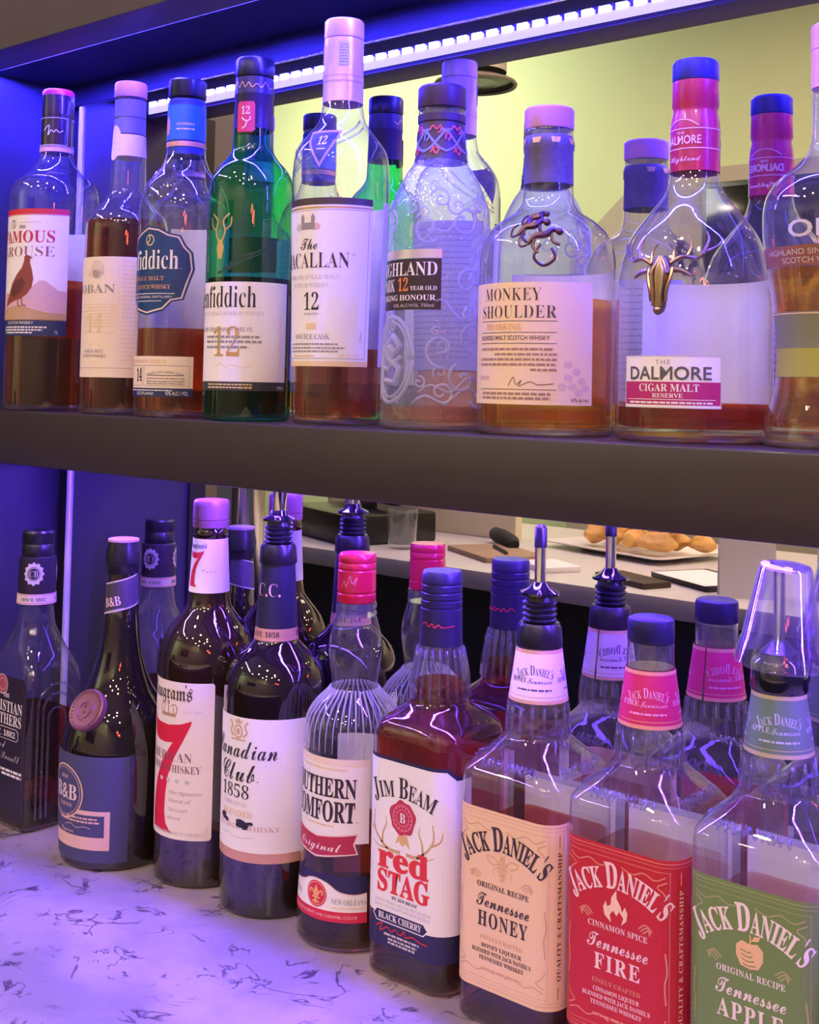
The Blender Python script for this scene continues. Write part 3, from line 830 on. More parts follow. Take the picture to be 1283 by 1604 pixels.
P.text('12', 'B', INK, 6, 91, 13.5, 16, bold=-5); P.text('YEARS OLD', 'B', GREYINK, 6, 87, 1.8, 14)
P.rect(1, 11, 75.5, 80.5, PALEGOLD, 1); P.text('DOUBLE CASK', 'B', GREYINK, 5, 68, 4, 36, bold=-4)
for v, a, b in ((63.5, -20, 30), (60.5, -20, 36), (57.8, -20, 30)): greek(P, a, b, v, 1.2, GREYINK, 3)
greek(P, -16, 10, 54.2, 1.2, PALEGOLD, 3); P.text('43% ALC / VOL', 'N', PALEGOLD, 40, 54, 2.4, 18)
P.text('750ml', 'N', GREYINK, 50, 70, 1.8, 9, rot=PI / 2)
P.build('label', r)

back_label(r, s, 38, 50, 47, 180)
# ---- 6 moulded bottle with knotwork ---------------------------------------------------
r = root('liquor_bottle', 'clear bottle moulded all over with swirls, red and blue knotwork on its black neck', 'bottle', (-0.5837, 0.728, SHELF_T), SHELF_ROW)
lv = [(4, 43), (31, 41.8), (80, 40.3), (133, 39.5), (166, 38.4), (179, 34.5), (194, 27.6), (205, 20.6), (212, 18.6), (222, 16), (245, 15)]
s = glass(r, lv, RIPPLED); fill(r, s, 17, AMBER); base_puck(r, s, 6)
DBR = M('dark brown cap', (0.05, 0.022, 0.028), rough=0.4)
solid('stopper', r, [(246.6, 18.4), (248, 18.8), (262, 18.6), (263.8, 17.2)], DBR)
solid('lip', r, [(241, 17.2), (243.5, 18.0), (246.4, 17.6)], CLEAR)
solid('capsule', r, [(205.5, 20.9), (209, 20.0), (222, 18.6), (234.5, 17.6), (235.5, 18.5), (241, 18.6)], M('brown black foil', (0.05, 0.025, 0.035), rough=0.45), cap0=False)
P = Print(surf_round([(205, 21.1), (209, 20.2), (222, 18.8), (235, 17.8)], 19), 2)
KB, KR = M('knot blue', (0.22, 0.24, 0.55), rough=0.5), M('knot red', (0.65, 0.08, 0.06), rough=0.5)
for k in range(-3, 4):
    c = 8 + k * 17
    P.line([(c - 9, 211), (c - 3, 214), (c + 3, 221), (c + 8, 227), (c + 13, 228)], 1.8, KB, 1); P.line([(c + 9, 211), (c + 3, 214), (c - 3, 221), (c - 8, 227), (c - 13, 228)], 1.8, KB, 2)
    P.line([(c - 4, 228), (c - 2, 231), (c + 1, 228), (c + 4, 231), (c + 5, 227), (c + 2, 225)], 1.2, KR, 3); P.line([(c - 3, 210), (c, 214), (c + 3, 212), (c + 1, 209), (c - 2, 215)], 1.2, KR, 3)
    P.line([(c - 7, 219), (c - 5, 223), (c - 8, 225), (c - 9, 220)], 1.2, KR if k % 2 else KB, 3)
P.build('neck_print', r)
bm = bmesh.new(); fs = surf_round(s, 40)
def swirl(u, v, R_, turns, sg, rr=0.0011):
    pts = []
    for i in range(26):
        t = i / 25; a = sg * turns * 2 * PI * t + u; q = R_ * (1 - 0.85 * t)
        pts.append(fs(u + q * math.cos(a), v + q * math.sin(a), 0.2))
    tube(bm, pts, rr)
rnd = random.Random(4)
for u, v, R_ in [(30, 60, 14), (55, 70, 13), (46, 38, 12), (70, 45, 12), (18, 150, 12), (45, 155, 13), (62, 135, 12), (-20, 158, 10), (50, 110, 12), (72, 95, 12), (-40, 130, 10), (5, 166, 9), (32, 84, 8), (60, 25, 9), (30, 28, 9), (78, 150, 10), (-50, 60, 12), (-45, 30, 10), (62, 168, 9), (28, 172, 9)]:
    if -46 < u < 36 and 78 < v < 144: continue
    swirl(u, v, R_, rnd.uniform(0.9, 1.5), rnd.choice((-1, 1)), rnd.uniform(0.0008, 0.0014))
for k in range(34):
    u, v = rnd.uniform(-50, 80), rnd.uniform(20, 184)
    if -50 < u < 38 and 80 < v < 143: continue
    swirl(u, v, rnd.uniform(4, 8), rnd.uniform(0.7, 1.3), rnd.choice((-1, 1)), 0.0008)
for (a, b, c, d) in [(14, 28, 82, 42), (10, 20, 80, 34), (16, 140, 70, 176), (25, 95, 80, 70)]:
    tube(bm, [fs(a + (c - a) * t / 16, b + (d - b) * t / 16 + 4 * math.sin(t * 0.9), 0.2) for t in range(17)], 0.001)
emboss(r, bm, EMBOSS2)
bm = bmesh.new()                                          # oval medallion
for ru, rv, q in ((21, 32, 0.0016), (17.5, 28, 0.0011)):
    tube(bm, [fs(-12 + ru * math.cos(2 * PI * i / 40), 52 + rv * math.sin(2 * PI * i / 40), 0.3) for i in range(41)], q)
tube(bm, [fs(-12 + u, 52 + v, 0.4) for u, v in ((-6, -16), (6, -18), (9, -6), (-3, 0), (-8, 9), (2, 17), (9, 10), (3, 4), (-2, 10))], 0.0028)
tube(bm, [fs(-12 + u, 52 + v, 0.4) for u, v in ((-10, -6), (-4, -8), (2, -3), (10, 2))], 0.0018)
emboss(r, bm, EMBOSS2)
P = Print(surf_round(s, 40))
P.rect(-40, 29, 89, 127, M('espresso label', (0.035, 0.016, 0.02), rough=0.5), 0); P.rect(-40, 29, 127.5, 134, M('pale silver band', (0.75, 0.66, 0.66), rough=0.3, metal=0.5), 0)
P.text('HIGHLAND', 'B', WHITEINK, -6, 114.5, 10, 65, bold=-2)
P.text('PARK', 'B', WHITEINK, -22, 103, 9, 22, bold=-2); P.text('12', 'B', M('orange print', (0.80, 0.24, 0.05), rough=0.5), -2, 103, 9.5, 11); P.text('YEAR OLD', 'B', WHITEINK, 15.5, 103.5, 3, 21)
P.text('VIKING HONOUR', 'B', WHITEINK, -3, 96, 4, 56); P.text('43% ALC/VOL 750ml', 'N', PALEINK, 6, 91, 2.4, 36)
P.build('label', r)

# ---- 7 three monkeys ------------------------------------------------------------------
r = root('liquor_bottle', 'stout bottle with three small brown animals on its shoulder and a peach label', 'bottle', (-0.4848, 0.729, SHELF_T), SHELF_ROW)
lv = [(4, 48.7), (110, 48.8), (122, 48.6), (134, 46.8), (144, 42), (152, 34), (160, 22.5), (168, 18.4), (178, 17.6), (190, 15.5), (217, 15.5)]
s = glass(r, lv); fill(r, s, 95, GOLD); base_puck(r, s, 7)
solid('stopper', r, [(218.6, 17.4), (220, 17.9), (232.5, 17.9), (234, 16.8)], PINKCAP)
solid('lip', r, [(213.5, 17.2), (216, 17.6), (218.4, 17.0)], CLEAR)
solid('capsule', r, [(178.5, 18.0), (203, 17.6), (204.5, 18.4), (212, 17.7), (213.5, 17.2)], M('smoky purple foil', (0.12, 0.10, 0.15), rough=0.5, var=0.35, scale=220), cap0=False)
P = Print(surf_round([(200, 18.3), (204, 18.6), (214, 17.7)], 18), 2)
for k in range(-3, 4): P.poly([(k * 14 - 1, 207), (k * 14 + 4, 207), (k * 14 + 5, 211), (k * 14 - 2, 211)], GOLDF, 1)
P.build('capsule_print', r)
bm = bmesh.new(); fs = surf_round(s, 45)
def mk(u, v, k):
    tube(bm, spline([fs(u + a * k, v + b * k, 1.2) for a, b in ((-9, -3), (-5, 2), (1, 3), (5, 6), (9, 4))], 5), 0.0019, taper=lambda t: 0.6 + 0.8 * math.sin(PI * min(1, t * 1.1)))
    tube(bm, spline([fs(u + a * k, v + b * k, 1.2) for a, b in ((-9, -3), (-13, -4), (-14, 1), (-11, 4))], 5), 0.0008)
    tube(bm, spline([fs(u + a * k, v + b * k, 1.2) for a, b in ((-5, 1), (-6, -4), (-3, -8))], 5), 0.0011)
    tube(bm, spline([fs(u + a * k, v + b * k, 1.2) for a, b in ((4, 5), (5, -1), (9, -3))], 5), 0.0011)
    p = fs(u + 9 * k, v + 5 * k, 1.8); bmesh.ops.create_icosphere(bm, subdivisions=2, radius=0.0024 * k, matrix=Matrix.Translation(p))
mk(16, 141, 1.1); mk(24, 134, 1.15); mk(18, 149, 0.85)
tube(bm, spline([fs(a, b, 1.2) for a, b in ((22, 131), (18, 122), (24, 116), (31, 121), (29, 128))], 6), 0.0011)
link('monkey_badge', bm, M('bronze', (0.14, 0.07, 0.07), rough=0.35, metal=0.7), r)
PEACH = M('peach label paper', (0.86, 0.66, 0.46), rough=0.6, var=0.02)
P = Print(surf_round(s, 48.8))
P.rect(-46, 62.5, 21.5, 105, PEACH, 0)
MK = M('plum ink', (0.09, 0.05, 0.06), rough=0.5)
P.text('MONKEY', 'B', MK, 1.5, 92.5, 8.6, 47, bold=-6, track=12); P.text('SHOULDER', 'B', MK, 4.5, 80.5, 8.6, 62, bold=-6, track=12)
P.rect(-27, 36, 78.2, 78.6, MK, 2); P.text('THE ORIGINAL', 'B', M('orange tan ink', (0.78, 0.42, 0.18), rough=0.5), -4, 72.5, 4, 32); P.rect(-27, 36, 70.4, 70.8, MK, 2)
P.text('BLENDED MALT SCOTCH WHISKY', 'N', MK, 2, 65.5, 3, 58, bold=2); P.rect(-27, 36, 63, 63.4, MK, 2)
for v, a, b in ((58.5, -27, 34), (55, -10, 36), (51.5, -27, 36), (48, -27, 36), (44.5, 18, 36)): greek(P, a, b, v, 1.5, M('tan ink', (0.36, 0.22, 0.18), rough=0.6))
P.text('BATCH 27', 'N', M('tan ink', None), -22, 38, 2.6, 12); P.line([(2, 34), (6, 40), (8, 35), (12, 38), (10, 34), (18, 37), (24, 35), (34, 36)], 0.5, MK, 2)
P.rect(-27, 36, 31.5, 31.9, MK, 2)
for v in (28, 25): greek(P, -24, 32, v, 1.6, M('tan ink', None))
for k, (u, v) in enumerate(((44, 40), (50, 44), (54, 38), (47, 34), (57, 33), (40, 34), (52, 30), (44, 49))): P.disc(u, v, 3.2, 2.6, M('faint mauve print', (0.70, 0.50, 0.44), rough=0.6), 1, 12)
P.text('43% alc./vol.', 'N', MK, 53, 24, 2.4, 14)
P.build('label', r)

back_label(r, s, 48.8, 56, 22, 118)
# ---- 8 stag head ----------------------------------------------------------------------
r = root('liquor_bottle', 'broad decanter with a metal stag head, red neck sleeve and navy stopper', 'bottle', (-0.3745, 0.7385, SHELF_T), SHELF_ROW)
lv = [(4, 51), (60, 51.1), (94, 50.9), (106, 50.2), (115, 48.6), (124, 46), (134, 42), (151, 29.8), (165, 19.2), (172, 16.8), (182, 15.4), (225, 13.5)]
s = glass(r, lv); fill(r, s, 25, DEEP, z0=9); base_puck(r, s, 9)
solid('stopper', r, [(239.4, 14.9), (240.4, 15.4), (251.5, 15.2), (253.4, 13.8)], M('navy cap', (0.03, 0.03, 0.16), rough=0.35))
REDS = M('crimson sleeve', (0.46, 0.02, 0.06), rough=0.3, coat=0.4)
solid('sleeve', r, [(178, 16.5), (205, 16.4), (212, 16.0), (218, 14.7), (220.5, 14.5), (222.5, 15.5), (239, 15.2)], REDS, cap0=False)
P = Print(surf_round([(178, 16.6), (205, 16.5), (212, 16.1), (218, 14.9)], 16.3), 2)
PK = M('pink ink', (0.85, 0.55, 0.58), rough=0.5)
P.rect(-51, 51, 205.4, 206, PK, 1); P.rect(-51, 51, 192.2, 192.8, PK, 1)
for c in (-2, 49, -53):
    P.text('DALMORE', 'N', PK, c, 195.5, 5.4, 27, bold=8); P.text('THE', 'N', PK, c, 202, 1.8, 6); P.text('Highland', 'S', PK, c + 2, 184, 3.6, 22)
    P.line([(c - 12, 207.5), (c - 6, 211), (c, 212), (c + 6, 211), (c + 12, 207.5)], 0.6, PK, 1)
P.build('sleeve_print', r)
bm = bmesh.new(); fs = surf_round(s, 48)                # the stag's head
STAG = M('antique pewter gold', (0.40, 0.29, 0.17), rough=0.30, metal=0.9, var=0.2, scale=300)
prof = [(0, 82, 3.0), (0, 86, 4.6), (0, 91, 5.2), (0, 97, 6.2), (0, 104, 8.0), (0, 110, 8.6), (0, 115, 6.5), (0, 118, 3.0)]
rg = []
for u, v, w in prof: rg.append([bm.verts.new(fs(3 + 0.8 * w * math.cos(a), v, 1.0 + 5.0 * max(0, math.sin(a)))) for a in [PI * i / 10 for i in range(11)]])
for p, q in zip(rg, rg[1:]):
    for i in range(10): bm.faces.new((p[i], p[i + 1], q[i + 1], q[i]))
for sg in (-1, 1):
    tube(bm, spline([fs(3 + sg * u, v, o) for u, v, o in ((6, 113, 2), (13, 117, 3), (21, 116, 2), (26, 120, 1.5), (34, 124, 1.5), (39, 129, 1.5))], 5), 0.0014, taper=lambda t: 1.2 - 0.8 * t)
    tube(bm, spline([fs(3 + sg * u, v, 2) for u, v in ((15, 117), (18, 124), (16, 131))], 5), 0.0011, taper=lambda t: 1.1 - 0.7 * t)
    tube(bm, spline([fs(3 + sg * u, v, 2) for u, v in ((25, 119), (29, 128), (28, 134))], 5), 0.0011, taper=lambda t: 1.1 - 0.7 * t)
    tube(bm, spline([fs(3 + sg * u, v, 2) for u, v in ((7, 114), (7, 121), (4, 126))], 5), 0.0011, taper=lambda t: 1.1 - 0.7 * t)
    tube(bm, spline([fs(3 + sg * u, v, 2) for u, v in ((8, 109), (13, 108), (18, 105))], 5), 0.0022, taper=lambda t: 1.1 - 0.7 * t)
    bmesh.ops.create_icosphere(bm, subdivisions=2, radius=0.0014, matrix=Matrix.Translation(fs(3 + sg * 5, 107, 4.5)))
    bmesh.ops.create_icosphere(bm, subdivisions=2, radius=0.0012, matrix=Matrix.Translation(fs(3 + sg * 1.6, 84, 5)))
for k in (-1, 1):                                       # brow, cheek and muzzle ridges
    tube(bm, spline([fs(3 + k * a, v, o) for a, v, o in ((1, 114, 5), (3.4, 108, 6.2), (3, 100, 6.2), (2.2, 92, 6), (2.6, 86, 5.4))], 5), 0.0011)
    tube(bm, spline([fs(3 + k * a, v, o) for a, v, o in ((7.4, 110, 3), (6.4, 103, 4.4), (4.6, 96, 5), (4.2, 89, 4))], 5), 0.0012)
bmesh.ops.create_icosphere(bm, subdivisions=2, radius=0.0032, matrix=Matrix.Translation(fs(3, 83.5, 4)))
link('stag_head', bm, STAG, r)
P = Print(surf_round(s, 51))
P.rect(-25, 41.5, 22, 55, WHITE, 0); P.rect(-25, 41.5, 24, 38.5, M('magenta print', (0.46, 0.02, 0.16), rough=0.5), 1); P.frame(-25, 41.5, 22, 55, 0.6, PALEINK, 2)
P.text('THE', 'N', GREYINK, 5, 49.5, 2.8, 10, track=60); P.text('DALMORE', 'N', M('graphite ink', (0.10, 0.10, 0.11), rough=0.5), 7.5, 40, 8, 56, bold=9)
P.text('CIGAR MALT', 'B', WHITEINK, 8, 32.5, 4.6, 40); P.text('RESERVE', 'B', WHITEINK, 8, 28.6, 2.6, 20); P.rect(-22, 38, 27.2, 27.6, WHITEINK, 2); greek(P, -20, 36, 24.8, 1.2, WHITEINK)
P.build('label', r)
back_label(r, s, 51, 62, 14, 108)

# ---- 9 bulb necked bottle ----------------------------------------------------------------
r = root('liquor_bottle', 'waisted bottle of golden spirit with an olive label, at the right edge', 'bottle', (-0.2809, 0.738, SHELF_T), SHELF_ROW)
lv = [(4, 41), (10, 40.6), (39, 33.5), (58, 32.8), (90, 36), (111, 39.2), (128, 41.6), (140, 42), (152, 40.6), (164, 34), (176, 20), (184, 14), (198, 12.6), (245, 12.3)]
s = glass(r, lv); fill(r, s, 109, GOLD, z0=12); base_puck(r, s, 9)
solid('capsule', r, [(222, 13.0), (246, 12.9), (246, 13.2), (261, 13.2), (262, 12)], M('peach foil', (0.75, 0.38, 0.28), rough=0.4))
P = Print(surf_round(s, 33))
P.rect(-34, 34, 42.5, 82, M('olive label', (0.20, 0.21, 0.13), rough=0.5), 0); P.rect(-34, 34, 43, 60, M('lime olive label', (0.36, 0.36, 0.06), rough=0.5), 1); P.rect(-34, 34, 80.5, 81.2, PALEGOLD, 1)
P.text('ORIGINAL', 'B', PALEGOLD, 30, 65, 9, 46)
P.build('label', r)
P = Print(surf_round(s, 41))
P.rect(-44, 44, 109, 121, M('russet band', (0.28, 0.10, 0.07), rough=0.5), 0); P.text('HIGHLAND SINGLE MALT', 'N', PALEINK, 2, 115.5, 3.4, 66); P.text('SCOTCH WHISKY', 'N', PALEINK, 4, 110.5, 3.4, 44)
P.text('ORIGINAL', 'N', M('frosted print', (0.62, 0.58, 0.72), rough=0.5), 34, 126, 10, 92, bold=6)
P.build('band_label', r)
# ------------------------------------------------------------------ front row on the worktop
def pourer(parent, z, rc, spout_h, r_sp, tip=False, lean=0.0, flange=14.4):
    """speed pourer: collar carrying a ribbed stopper, flange and steel spout"""
    pc = solid('pourer', parent, [(z, rc), (z + 2, rc + 0.6), (z + 14, rc - 0.6), (z + 17, rc - 2.2)], BLACKP)
    solid('ribbed_stopper', pc, [(z + 17, 10.0)] + [(z + 18 + i * 4 + d, 10.5 + e) for i in range(4) for d, e in ((0, 1.6), (1.4, 2.2), (2.8, 0.2))] + [(z + 36, 10)], BLACKP)
    solid('flange', pc, [(z + 35.5, 10), (z + 37, flange), (z + 38.8, flange), (z + 41.5, 8.5), (z + 46, r_sp + 0.6)], M('glossy black plastic', (0.01, 0.01, 0.012), rough=0.1, coat=1.0))
    bm = bmesh.new(); n = 9
    pts = [(lean * (i / n) ** 2, -0.25 * lean * (i / n) ** 2, (z + 44 + spout_h * i / n) / 1000) for i in range(n + 1)]
    tube(bm, pts, r_sp / 1000, n=14)
    sp = link('steel_spout', bm, CHROME, pc)
    if tip:
        bm = bmesh.new(); p = Vector(pts[-1])
        tube(bm, [p + Vector((0, 0, -0.015)), p + Vector((0, 0, -0.001)), p + Vector((0, 0, 0.0015))], r_sp / 1000 + 0.0004, n=14, taper=lambda t: 1 if t < 0.9 else 0.6)
        link('rubber_tip', bm, BLACKP, pc)

# ---- square brandy bottle at the left edge
r = root('liquor_bottle', 'square shouldered clear bottle with a black front panel, leftmost on the worktop', 'bottle', (-1.1006, 0.722, COUNTER), COUNTER_ROW)
lv = [(4, 42, 33, 11), (138, 42, 33, 11), (152, 40.5, 32, 14), (164, 36, 29, 18), (172, 31, 27, 22), (183, 25, 24, 22), (197, 19.5, 19.5, 19.5), (215, 17, 17, 17), (262, 15, 15, 15)]
s = glass(r, lv, n=72); fill(r, s, 108, DEEP2, n=72); base_puck(r, s, 6, n=72)
solid('cap', r, [(264.5, 16), (266, 16.4), (276, 16.4), (276.8, 15.9), (277.6, 16.4), (288.5, 16.3), (290.3, 15)], BLACKP)
solid('capsule', r, [(215.5, 17.6), (217.5, 19.3), (228, 18.9), (263.4, 18.6), (264.4, 17)], M('near black foil', (0.022, 0.016, 0.024), rough=0.4), cap0=False)
P = Print(surf_round([(215, 19.6), (228, 19.1), (264, 18.7)], 18.8), 2)
LIL = M('pale lilac print', (0.62, 0.55, 0.60), rough=0.5)
P.rect(-59, 59, 217, 227.5, M('pale band', (0.78, 0.66, 0.66), rough=0.5), 0); P.rect(-59, 59, 226, 226.5, REDINK, 1); P.rect(-59, 59, 218, 218.5, REDINK, 1)
for c in (15, -25, 52):
    P.disc(c, 248, 9, 10.5, LIL, 1); P.disc(c, 248, 6.6, 7, M('near black foil', None), 2); P.ringd(c, 248, 6, 6.4, 0.6, LIL, 3)
    P.text('CB', 'B', LIL, c, 244.8, 6.5, 9, bold=-5, layer=4)
    for a in range(12): P.disc(c + 9 * math.cos(a * PI / 6), 248 + 10.5 * math.sin(a * PI / 6), 1.4, 1.4, LIL, 1, 8)
    P.text('SINCE 1882', 'B', INK, c, 220.4, 3.4, 25, layer=3)
P.build('neck_label', r)
P = Print(surf_rect(42, 33, 11), 3)
BK = M('black screen print', (0.030, 0.022, 0.034), rough=0.35)
P.poly([(-37, 8), (37, 8), (37, 138), (34, 148), (-34, 148), (-37, 138)], BK, 0)
P.disc(-4, 139, 10, 10, M('brick red print', (0.40, 0.08, 0.09), rough=0.5), 1); P.ringd(-4, 139, 10, 10, 1.0, LIL, 2); P.ringd(-4, 139, 6, 6, 0.6, LIL, 2)
P.text('THE', 'B', WHITEINK, 4, 127, 4, 11); P.text('CHRISTIAN', 'B', WHITEINK, 0, 113, 10.5, 66, bold=-1); P.text('BROTHERS', 'B', WHITEINK, 0, 100.5, 10.5, 64, bold=-1)
P.poly([(-24, 86), (24, 86), (27, 89), (27, 95), (24, 98), (-24, 98), (-27, 95), (-27, 89)], LIL, 1); P.poly([(-23.4, 86.7), (23.4, 86.7), (26.2, 89.5), (26.2, 94.5), (23.4, 97.3), (-23.4, 97.3), (-26.2, 94.5), (-26.2, 89.5)], BK, 2)
P.text('EST. 1882', 'B', WHITEINK, 0, 89, 5.6, 44)
P.text('Smooth', 'S', LIL, 14, 66, 8, 34, bold=-6); P.text('Sacred', 'S', LIL, -10, 77, 8, 30, bold=-6)
greek(P, -10, 34, 55, 2.4, WHITEINK); greek(P, 0, 34, 51, 2.4, WHITEINK)
P.build('front_print', r)
bm = bmesh.new()                                          # arched panel moulded in the right flank
for k, (w, h) in enumerate(((22, 142), (16, 132), (10, 118))):
    pts = [(42.6, -w + 0, 12)] + [(42.6, -w, h - w)] + [(42.6, -w * math.cos(PI * i / 10), h - w + w * math.sin(PI * i / 10)) for i in range(1, 10)] + [(42.6, w, h - w), (42.6, w, 12)]
    tube(bm, [(x / 1000, y / 1000, z / 1000) for x, y, z in pts], 0.0013)
emboss(r, bm)

# ---- bulbous liqueur bottle with a seal
r = root('liquor_bottle', 'bulbous black bottle with a copper seal and a slate blue label', 'bottle', (-0.9625, 0.725, COUNTER), COUNTER_ROW)
lv = [(4, 50.5), (50, 52.4), (91, 53.2), (104, 52.4), (115, 50.2), (127, 46.5), (139, 41.5), (156, 31), (174, 23.7), (197, 18.4), (227, 15.6), (251, 14.8), (263, 13.8), (288, 13)]
s = glass(r, lv, DARKG)
solid('collar', r, [(262, 14.8), (264, 15.2), (270, 15.0), (272, 16.2)], BLACKP)
solid('cap', r, [(272, 16.6), (279, 17.0), (287, 15.4), (292.5, 14.8)], BLACKP, n=12)
solid('cap_top', r, [(292.4, 14.8), (294.6, 14.5), (295, 13)], M('violet cap disc', (0.45, 0.30, 0.46), rough=0.5))
P = Print(surf_round(s, 15), 2)
P.poly([(-46, 214), (46, 237), (46, 266), (-46, 243)], M('ink violet label', (0.06, 0.045, 0.07), rough=0.5), 0)
P.poly([(-46, 214), (46, 237), (46, 238.2), (-46, 215.2)], LIL, 1); P.poly([(-46, 241.8), (46, 264.8), (46, 266), (-46, 243)], LIL, 1)
P.text('B&B', 'B', M('pale pink print', (0.80, 0.62, 0.60), rough=0.5), 5, 232.5, 8.5, 18, rot=0.22, layer=2); P.line([(-4, 225.5), (6, 229), (16, 231)], 0.6, LIL, 2)
P.build('neck_label', r)
SEAL = M('copper wax seal', (0.21, 0.085, 0.08), rough=0.4, metal=0.35, var=0.25, scale=400)
bm = bmesh.new()
lvz = [(-4, 19), (0, 19.5), (2.2, 19.2), (3.2, 17.6), (2.6, 16.4), (2.4, 15)]
loft(bm, norm_levels_keep(lvz), 40, True, True)
rs = random.Random(3)
for k in range(14):
    a = rs.uniform(0, 2 * PI); q = rs.uniform(2, 11)
    tube(bm, spline([(q * math.cos(a + t) / 1000, q * math.sin(a + t) / 1000, 0.0026) for t in (0, 0.3, 0.7)], 3), 0.0008)
for k in range(30): bmesh.ops.create_icosphere(bm, subdivisions=1, radius=0.0009, matrix=Matrix.Translation((0.0158 * math.cos(k * PI / 15), 0.0158 * math.sin(k * PI / 15), 0.0028)))
o = link('wax_seal', bm, SEAL, r)
nrm = Vector((math.sin(0.18) * 0.86, -math.cos(0.18) * 0.86, 0.5)).normalized()
o.rotation_euler = nrm.to_track_quat('Z', 'Y').to_euler(); o.location = Vector((math.sin(0.18) * 0.0415, -math.cos(0.18) * 0.0415, 0.141))
P = Print(surf_round(s, 52))
SLATE = M('slate blue label', (0.060, 0.062, 0.135), rough=0.5)
PEACHP = M('peach print', (0.74, 0.48, 0.36), rough=0.5)
P.rect(-62, 60, 8, 103, SLATE, 0)
P.rect(-52, 43.5, 19.5, 54.5, PEACHP, 1); P.rect(-52, 38.5, 31, 50.5, SLATE, 2)
P.disc(-6, 68.5, 24, 24.5, PEACHP, 3); P.disc(-6, 68.5, 22.6, 23, SLATE, 4); P.ringd(-6, 68.5, 21, 21.4, 0.5, PEACHP, 5)
P.text('B&B', 'B', M('cream print', (0.80, 0.66, 0.56), rough=0.5), -5, 62, 13.5, 33, layer=5); P.text('DOM', 'B', PEACHP, -6, 80, 3.4, 11, layer=5); P.text('LIQUEUR', 'B', PEACHP, -4, 55.5, 3, 18, layer=5)
for v, a, b in ((46.5, -2, 32), (43.4, -12, 34)): greek(P, a, b, v, 1.6, PEACHP, 4)
P.line([(-4, 39), (4, 41), (10, 38.5), (20, 40), (26, 38.5)], 0.5, PEACHP, 4); P.text('Liqueur', 'S', PEACHP, -2, 33, 3.6, 20, layer=4)
P.build('label', r)

# ---- dark bottle with the red seven
r = root('liquor_bottle', 'dark bottle with a big red seven on its cream label and a pink screw cap', 'bottle', (-0.868, 0.752, COUNTER), COUNTER_ROW)
lv = [(4, 44), (150, 44.2), (184, 44.2), (198, 43.4), (208, 41.2), (217, 37.6), (226, 31.5), (234, 25), (242, 20), (253, 18.3), (280, 16.8), (302, 15.5), (312, 14)]
s = glass(r, lv, OLIVEG)
solid('neck_ring', r, [(303, 15.4), (305, 16), (309, 16), (311, 15)], OLIVEG)
PNKC = M('dusty pink screw cap', (0.24, 0.11, 0.13), rough=0.4)
solid('cap', r, [(312.5, 16.6), (318.5, 16.8), (318.8, 16.3), (319.6, 16.3), (320, 16.8), (333, 16.6), (336, 16.2), (337.5, 15)], PNKC, n=60)
P = Print(surf_round([(253, 18.6), (280, 17.1), (303, 15.8)], 17), 2)
P.rect(-53, 53, 254, 302.5, WHITE, 0)
SEVEN = [(-22, 147), (-17.5, 142.5), (-12, 141.2), (4, 140.6), (17, 142.4), (28, 146), (27, 142), (20, 128), (11, 112), (4.5, 96), (1.5, 78), (1, 64), (3, 54), (8, 48.5), (12, 46.6), (-18, 47.4), (-19.4, 58), (-17.6, 73), (-13, 90), (-5, 106), (5, 120), (9, 125.8), (0, 124.6), (-10, 125), (-17, 127.4), (-21, 131)]
def seven(P, u, v, k, mat, layer): P.poly([(u + (a - 2) * k, v + (b - 46) * k) for a, b in SEVEN], mat, layer)
seven(P, 0.5, 259, 0.33, REDINK, 2)
P.text('Seagrams', 'F', INK, 0, 294, 4.6, 23); P.text("'", 'N', INK, 9.4, 295, 4)
P.ringd(-4, 291, 2, 1.6, 0.4, PALEINK, 1); P.text('Crown', 'S', GREYINK, 13, 272.5, 3.4, 13, bold=-8)
P.build('neck_label', r)
P = Print(surf_round(s, 44.2))
SC_ = M('shell label paper', (0.84, 0.76, 0.70), rough=0.55, var=0.02)
def rrect(u0, u1, v0, v1, c):
    return [(u0 + c, v0), (u1 - c, v0), (u1 - c * .3, v0 + c * .3), (u1, v0 + c), (u1, v1 - c), (u1 - c * .3, v1 - c * .3), (u1 - c, v1), (u0 + c, v1), (u0 + c * .3, v1 - c * .3), (u0, v1 - c), (u0, v0 + c), (u0 + c * .3, v0 + c * .3)]
P.poly(rrect(-39, 45.5, 42, 179, 2.5), SC_, 0)
P.text('Seagrams', 'F', M('plum black ink', (0.07, 0.03, 0.04), rough=0.5), -3, 163, 12, 58); P.text("'", 'N', M('plum black ink', None), 19.5, 168, 9)
for k in (-1, 1): P.line([(1, 149.5), (1 + k * 8, 150), (1 + k * 10, 156), (1 + k * 7, 159), (1 + k * 3, 157)], 1.0, M('antique gold ink', (0.45, 0.30, 0.20), rough=0.5), 2)
P.rect(-8, 10, 148, 151, M('antique gold ink', None), 2); P.disc(1, 160.5, 1.8, 1.8, M('antique gold ink', None), 2); P.rect(0.4, 1.6, 150, 159, M('antique gold ink', None), 2)
for k in (-5, 7): P.rect(k - 0.5, k + 0.5, 151, 156, M('antique gold ink', None), 2)
P.text('Since 1857', 'N', PALEINK, 26, 152.5, 2.4, 18, slant=0.25)
seven(P, 0, 46, 1.0, M('scarlet ink', (0.66, 0.012, 0.045), rough=0.5), 1)
P.text('AMERICAN', 'B', M('umber ink', (0.20, 0.10, 0.10), rough=0.5), -2, 109.5, 8, 58, bold=-5, layer=3); P.text('BLENDED WHISKEY', 'B', M('umber ink', None), -1, 100, 6.4, 72, bold=-5, layer=3)
for k in (-6, 3, 13, 23): P.disc(k, 92.5, 2.3, 1.9, PALEINK, 3, 10)
